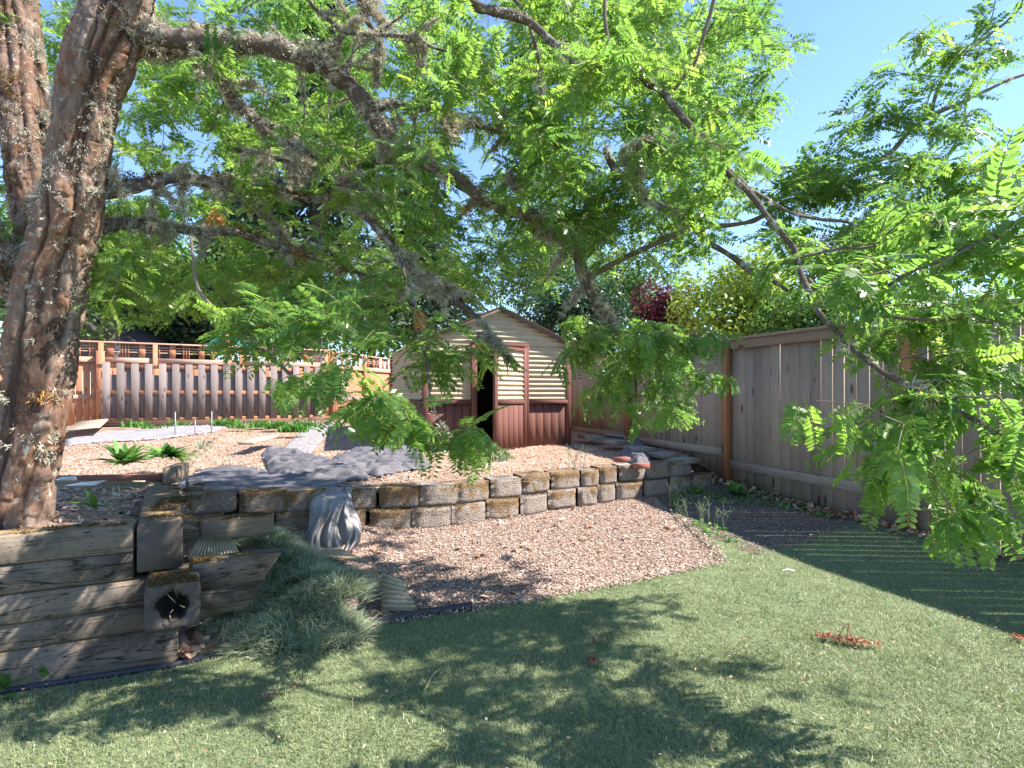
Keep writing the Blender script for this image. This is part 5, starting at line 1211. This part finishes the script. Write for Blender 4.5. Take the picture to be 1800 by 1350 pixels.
# clumps above the frame that dapple the lawn
for (cx_, cy_, cz_, sx, n) in ((1.4, 2.2, 3.5, .3, 3), (2.6, 2.6, 3.6, .35, 4), (3.6, 2.3, 3.6, .35, 4), (4.2, 2.5, 3.6, .3, 3), (-1.6, 3.6, 3.9, .5, 4)):
    for _ in range(n): targets.append((np.array([cx_, cy_, cz_]) + RNG.normal(0, sx, 3) * (1, .6, .4), .5, (3, 0)))
targets.sort(key=lambda t: np.min(np.linalg.norm(NODE - t[0], axis=1)))
twigs = []; LP = []; LD = []; LS = []
NODEb = np.zeros((60000, 3)); NODEb[:len(NODE)] = NODE; NRb = np.zeros(60000); NRb[:len(NODE)] = NR; nn_ = len(NODE)
for (T_, reach, (per, dr_)) in targets:
    dd = np.linalg.norm(NODEb[:nn_] - T_, axis=1); k = int(np.argmin(dd)); s0 = NODEb[k]; L0 = dd[k]
    if L0 > 1.5: continue
    if L0 < .22:
        dv = RNG.normal(0, 1, 3); dv[2] = abs(dv[2]) * .3 - .2; dv /= np.linalg.norm(dv); T_ = T_ + dv * reach * .6; L0 = np.linalg.norm(T_ - s0)
    m = max(6, int(L0 / .05)); t = np.linspace(0, 1, m)
    mid = (s0 + T_) / 2 + np.array([0, 0, (.18 + .25 * dr_) * L0]) + RNG.normal(0, .07 * L0, 3)
    path = ((1 - t) ** 2)[:, None] * s0 + (2 * t * (1 - t))[:, None] * mid + (t ** 2)[:, None] * T_
    path[1:-1] += RNG.normal(0, .006, (m - 2, 3))
    r0 = min(NRb[k] * .8, .003 + .006 * L0); rr = np.linspace(max(r0, .0028), .0015, m)
    twigs.append(tube(path, rr, 5))
    NODEb[nn_:nn_ + m] = path; NRb[nn_:nn_ + m] = rr; nn_ += m
    # short side shoots and leaf rosettes
    st_ = max(0, m - 1 - int(.75 / (L0 / m)))
    for i in range(max(1, st_), m, 2 if L0 / m < .06 else 1):
        for _ in range(per if i < m - 1 else per + 1):
            a = RNG.uniform(0, 2 * np.pi); d = np.array([math.cos(a), math.sin(a), RNG.normal(-.12 - 1.2 * dr_, .5)]) + (path[min(i + 1, m - 1)] - path[i - 1]) * 3
            LP.append(path[i] + RNG.normal(0, .012, 3)); LD.append(d / np.linalg.norm(d)); LS.append(RNG.uniform(.12, .20))
V, F = joinVF(twigs); o = obj('twigs', V, F, M['twig'], tree, True); o['kind'] = 'stuff'
LP = np.array(LP); LD = np.array(LD); LS = np.array(LS)
print('leaves', len(LP), 'twigs', len(twigs))

def leaf_template(seed, hexa=False):
    rg = np.random.default_rng(seed); npair = int(rg.integers(9, 13)); V = []; F4 = []; F6 = []; F = []
    droop = rg.uniform(.15, .55); curl = rg.uniform(-.15, .15)
    def rach(t): return np.array([t, curl * t * t, .12 * t - droop * t * t])
    for i in range(npair):
        t = .16 + .84 * (i + .5) / npair; c = rach(t); tn = rach(t + .02) - rach(t - .02); tn /= np.linalg.norm(tn)
        sz = .25 * (1 - .35 * abs(t - .5) * 2 * (t > .5)) * rg.uniform(.85, 1.12) 
        for sg in (-1, 1):
            if rg.random() < .04: continue
            sd_ = np.array([0, sg, 0.0]); d = sd_ * .92 + tn * rg.uniform(.25, .5) + np.array([0, 0, rg.uniform(-.35, .12)]); d /= np.linalg.norm(d)
            wv_ = np.cross(d, np.array([0, 0, 1.0])); wv_ /= np.linalg.norm(wv_); wv_ = wv_ + np.array([0, 0, rg.normal(0, .25)]); wv_ /= np.linalg.norm(wv_); wd = sz * .20
            b0 = len(V)
            if not hexa:
                V += [c + d * .01, c + d * sz * .5 + wv_ * wd, c + d * sz, c + d * sz * .5 - wv_ * wd]; F.append((b0, b0 + 1, b0 + 2, b0 + 3))
            else:
                dn_ = np.array([0, 0, -1.0]) * sz * .06
                V += [c + d * .012, c + d * sz * .28 + wv_ * wd, c + d * sz * .72 + wv_ * wd * .9, c + d * sz + dn_, c + d * sz * .72 - wv_ * wd * .9, c + d * sz * .28 - wv_ * wd]
                F.append((b0, b0 + 1, b0 + 2, b0 + 5)); F.append((b0 + 5, b0 + 2, b0 + 3, b0 + 4))
    nl = len(F)
    rp = np.array([rach(t) for t in np.linspace(0, 1, 5)]); rv, rf_ = tube(rp, np.linspace(.010, .005, 5), 3)
    b0 = len(V); V = np.array(V + list(rv)); F = np.array(F); F = np.concatenate([F, rf_ + b0])
    return V, F, nl
TM = [leaf_template(k) for k in range(8)]; TH = [leaf_template(k, True) for k in range(8)]
# which leaves show largest
scr = np.stack([LP[:, 0] / LP[:, 1] * 1000 + 900, 692 - (LP[:, 2] - EYE) / LP[:, 1] * 1000], -1); inside = (scr[:, 0] > -20) & (scr[:, 0] < 1820) & (scr[:, 1] > -20) & (scr[:, 1] < 1000)
big = np.where(inside, LS / LP[:, 1], 0) * (1 + .0 * LS); order = np.argsort(-big); single = set(order[:300].tolist())
z = np.tile(np.array([0, 0, 1.0]), (len(LP), 1)) + RNG.normal(0, .62, (len(LP), 3)) + np.array([0, -.25, 0])
X_ = LD; Y_ = np.cross(z, X_); Y_ /= np.linalg.norm(Y_, axis=1)[:, None]; Z_ = np.cross(X_, Y_)
clump = fbm(LP * 1.3, 2, 21)
ltint = np.clip(RNG.beta(2.2, 2.2, len(LP)) * .75 + (clump - .5) * .7 + .12, 0, 1)
var = RNG.integers(0, 8, len(LP)); VV = []; FF = []; TT = []; MI = []; off = 0
mask = np.ones(len(LP), bool); mask[list(single)] = False
for v in range(8):
    idx = np.where((var == v) & mask)[0]; far = idx
    Vt, Ft, nl = TM[v]
    R_ = np.stack([X_[far], Y_[far], Z_[far]], -1)     # columns
    W_ = np.einsum('nij,mj->nmi', R_, Vt) * LS[far][:, None, None] + LP[far][:, None, :]
    VV.append(W_.reshape(-1, 3)); f = Ft[None] + (np.arange(len(far)) * len(Vt))[:, None, None] + off; FF.append(f.reshape(-1, 4)); off += len(far) * len(Vt)
    tt_ = np.repeat(ltint[far], len(Ft)) + RNG.normal(0, .06, len(far) * len(Ft)); TT.append(np.clip(tt_, 0, 1)); MI.append(np.tile(np.concatenate([np.zeros(nl), np.ones(len(Ft) - nl)]), len(far)))
o = obj('crown', np.concatenate(VV), np.concatenate(FF), None, tree, tint=np.concatenate(TT), mats=[M['locust'], M['rachis']], matidx=np.concatenate(MI)); o['kind'] = 'stuff'
hm = []
for v in range(8):
    for tv in (.3, .5, .7):
        Vt, Ft, nl = TH[v]; rg = np.random.default_rng(v)
        hm.append(mk_mesh('leaf', Vt, Ft, None, tint=np.clip(tv + rg.normal(0, .07, len(Ft)), 0, 1), mats=[M['locust'], M['rachis']], matidx=np.concatenate([np.zeros(nl), np.ones(len(Ft) - nl)])))
tl = wloc(tree)
for i in sorted(single):
    o = bpy.data.objects.new('leaf', hm[int(var[i]) * 3 + int(np.clip(ltint[i] * 3, 0, 2))]); COL.objects.link(o); o.parent = tree
    m = Matrix([[float(X_[i][k]), float(Y_[i][k]), float(Z_[i][k])] for k in range(3)]).to_4x4()
    m = m @ Matrix.Scale(float(LS[i]), 4); m.translation = Vector(LP[i].tolist()) - tl; o.matrix_local = m

# lichen and moss on stems and branches
C = []; Nn = []; S_ = []; K = []
for path, rad, li in SK:
    Lt = np.linalg.norm(np.diff(path, axis=0), axis=1).sum(); n = int(Lt * 1300 * li * (1 if rad.mean() < .06 else 1.6))
    if n < 5: continue
    i = RNG.integers(0, len(path) - 1, n); tt = np.stack([i * .11, np.zeros(n), np.full(n, rad[0] * 99)], -1)
    keep = vnoise(tt, 3) + RNG.normal(0, .06, n) > .52; i = i[keep]; n = len(i)
    T_ = path[np.minimum(i + 1, len(path) - 1)] - path[np.maximum(i - 1, 0)]; T_ /= np.linalg.norm(T_, axis=1)[:, None] + 1e-9
    r = RNG.normal(0, 1, (n, 3)); r[:, 2] += .35; d = r - T_ * (r * T_).sum(1)[:, None]; d /= np.linalg.norm(d, axis=1)[:, None]
    if rad.mean() > .06:
        d[:, 0] *= 2.2; d[:, 1] = -np.abs(d[:, 1]) * .6; d /= np.linalg.norm(d, axis=1)[:, None]
    C.append(path[i] + d * (rad[i] * 1.0)[:, None]); Nn.append(d); S_.append(np.full(n, 1.0)); K.append(np.full(n, rad.mean()))
C = np.concatenate(C); Nn = np.concatenate(Nn)
sel = RNG.permutation(len(C))[:24500]; C, Nn = C[sel], Nn[sel]
eb = RNG.normal(0, 1, (1500, 3)); eb /= np.linalg.norm(eb, axis=1)[:, None]
ec = np.array([P(1105, 275, 3.15), P(1135, 262, 3.1), P(1168, 250, 3.0), P(1120, 300, 3.14)])[RNG.integers(0, 4, 1500)]
C = np.concatenate([C, ec + eb * RNG.uniform(.02, .055, (1500, 1))]); Nn = np.concatenate([Nn, eb])
q_ = 12; n = len(C)
d = Nn[:, None, :] * .9 + RNG.normal(0, .75, (n, q_, 3)) + np.array([0, 0, -.5]); d /= np.linalg.norm(d, axis=2)[..., None]
L_ = RNG.uniform(.010, .034, (n, q_)) * (.3 + 2.4 * vnoise(C * 8, 2) ** 2.2)[:, None]; b0 = C[:, None, :] + RNG.normal(0, .008, (n, q_, 3))
sd_ = np.cross(d, RNG.normal(0, 1, (n, q_, 3))); sd_ /= np.linalg.norm(sd_, axis=2)[..., None]
V = np.stack([b0 - sd_ * .0025, b0 + sd_ * .0025, b0 + d * L_[..., None]], 2).reshape(-1, 3)
tn_ = np.clip(RNG.beta(2, 2, n) * .95, 0, .93); tn_ = np.where(vnoise(C * 4, 5) > .78, 1.0, tn_)
o = obj('lichen', V, np.arange(n * q_ * 3).reshape(-1, 3), M['lichen'], tree, tint=np.clip(np.repeat(tn_, q_) + RNG.normal(0, .04, n * q_), 0, 1)); o['kind'] = 'stuff'
# orange moss on the two low boughs and the left fork
C = []
for k in (7, 8, 5):
    path, rad, li = SK[min(k, len(SK) - 1)]
    i = RNG.integers(0, len(path), 700); C.append(path[i] + RNG.normal(0, .5, (700, 3)) * rad[i][:, None] + np.array([0, 0, 1]) * rad[i][:, None])
for (path, rad) in ((lp, lr_), (lp2, lr2)):
    i = RNG.integers(0, len(path), 500); C.append(path[i] + np.array([.0, -.9, .2]) * rad[i][:, None] + RNG.normal(0, .35, (500, 3)) * rad[i][:, None])
C = np.concatenate(C); C = C[vnoise(C * 6, 8) > .5]; n = len(C); q_ = 10
d = RNG.normal(0, 1, (n, q_, 3)) + np.array([0, -.3, .5]); d /= np.linalg.norm(d, axis=2)[..., None]; sd_ = np.cross(d, RNG.normal(0, 1, (n, q_, 3))); sd_ /= np.linalg.norm(sd_, axis=2)[..., None]
b0 = C[:, None, :] + RNG.normal(0, .008, (n, q_, 3)); V = np.stack([b0 - sd_ * .003, b0 + sd_ * .003, b0 + d * .018], 2).reshape(-1, 3)
o = obj('moss', V, np.arange(n * q_ * 3).reshape(-1, 3), M['mosst'], tree, tint=RNG.random(n * q_)); o['kind'] = 'stuff'

sc.render.engine = 'CYCLES'
sc.cycles.max_bounces = 8; sc.cycles.transmission_bounces = 4; sc.cycles.diffuse_bounces = 4
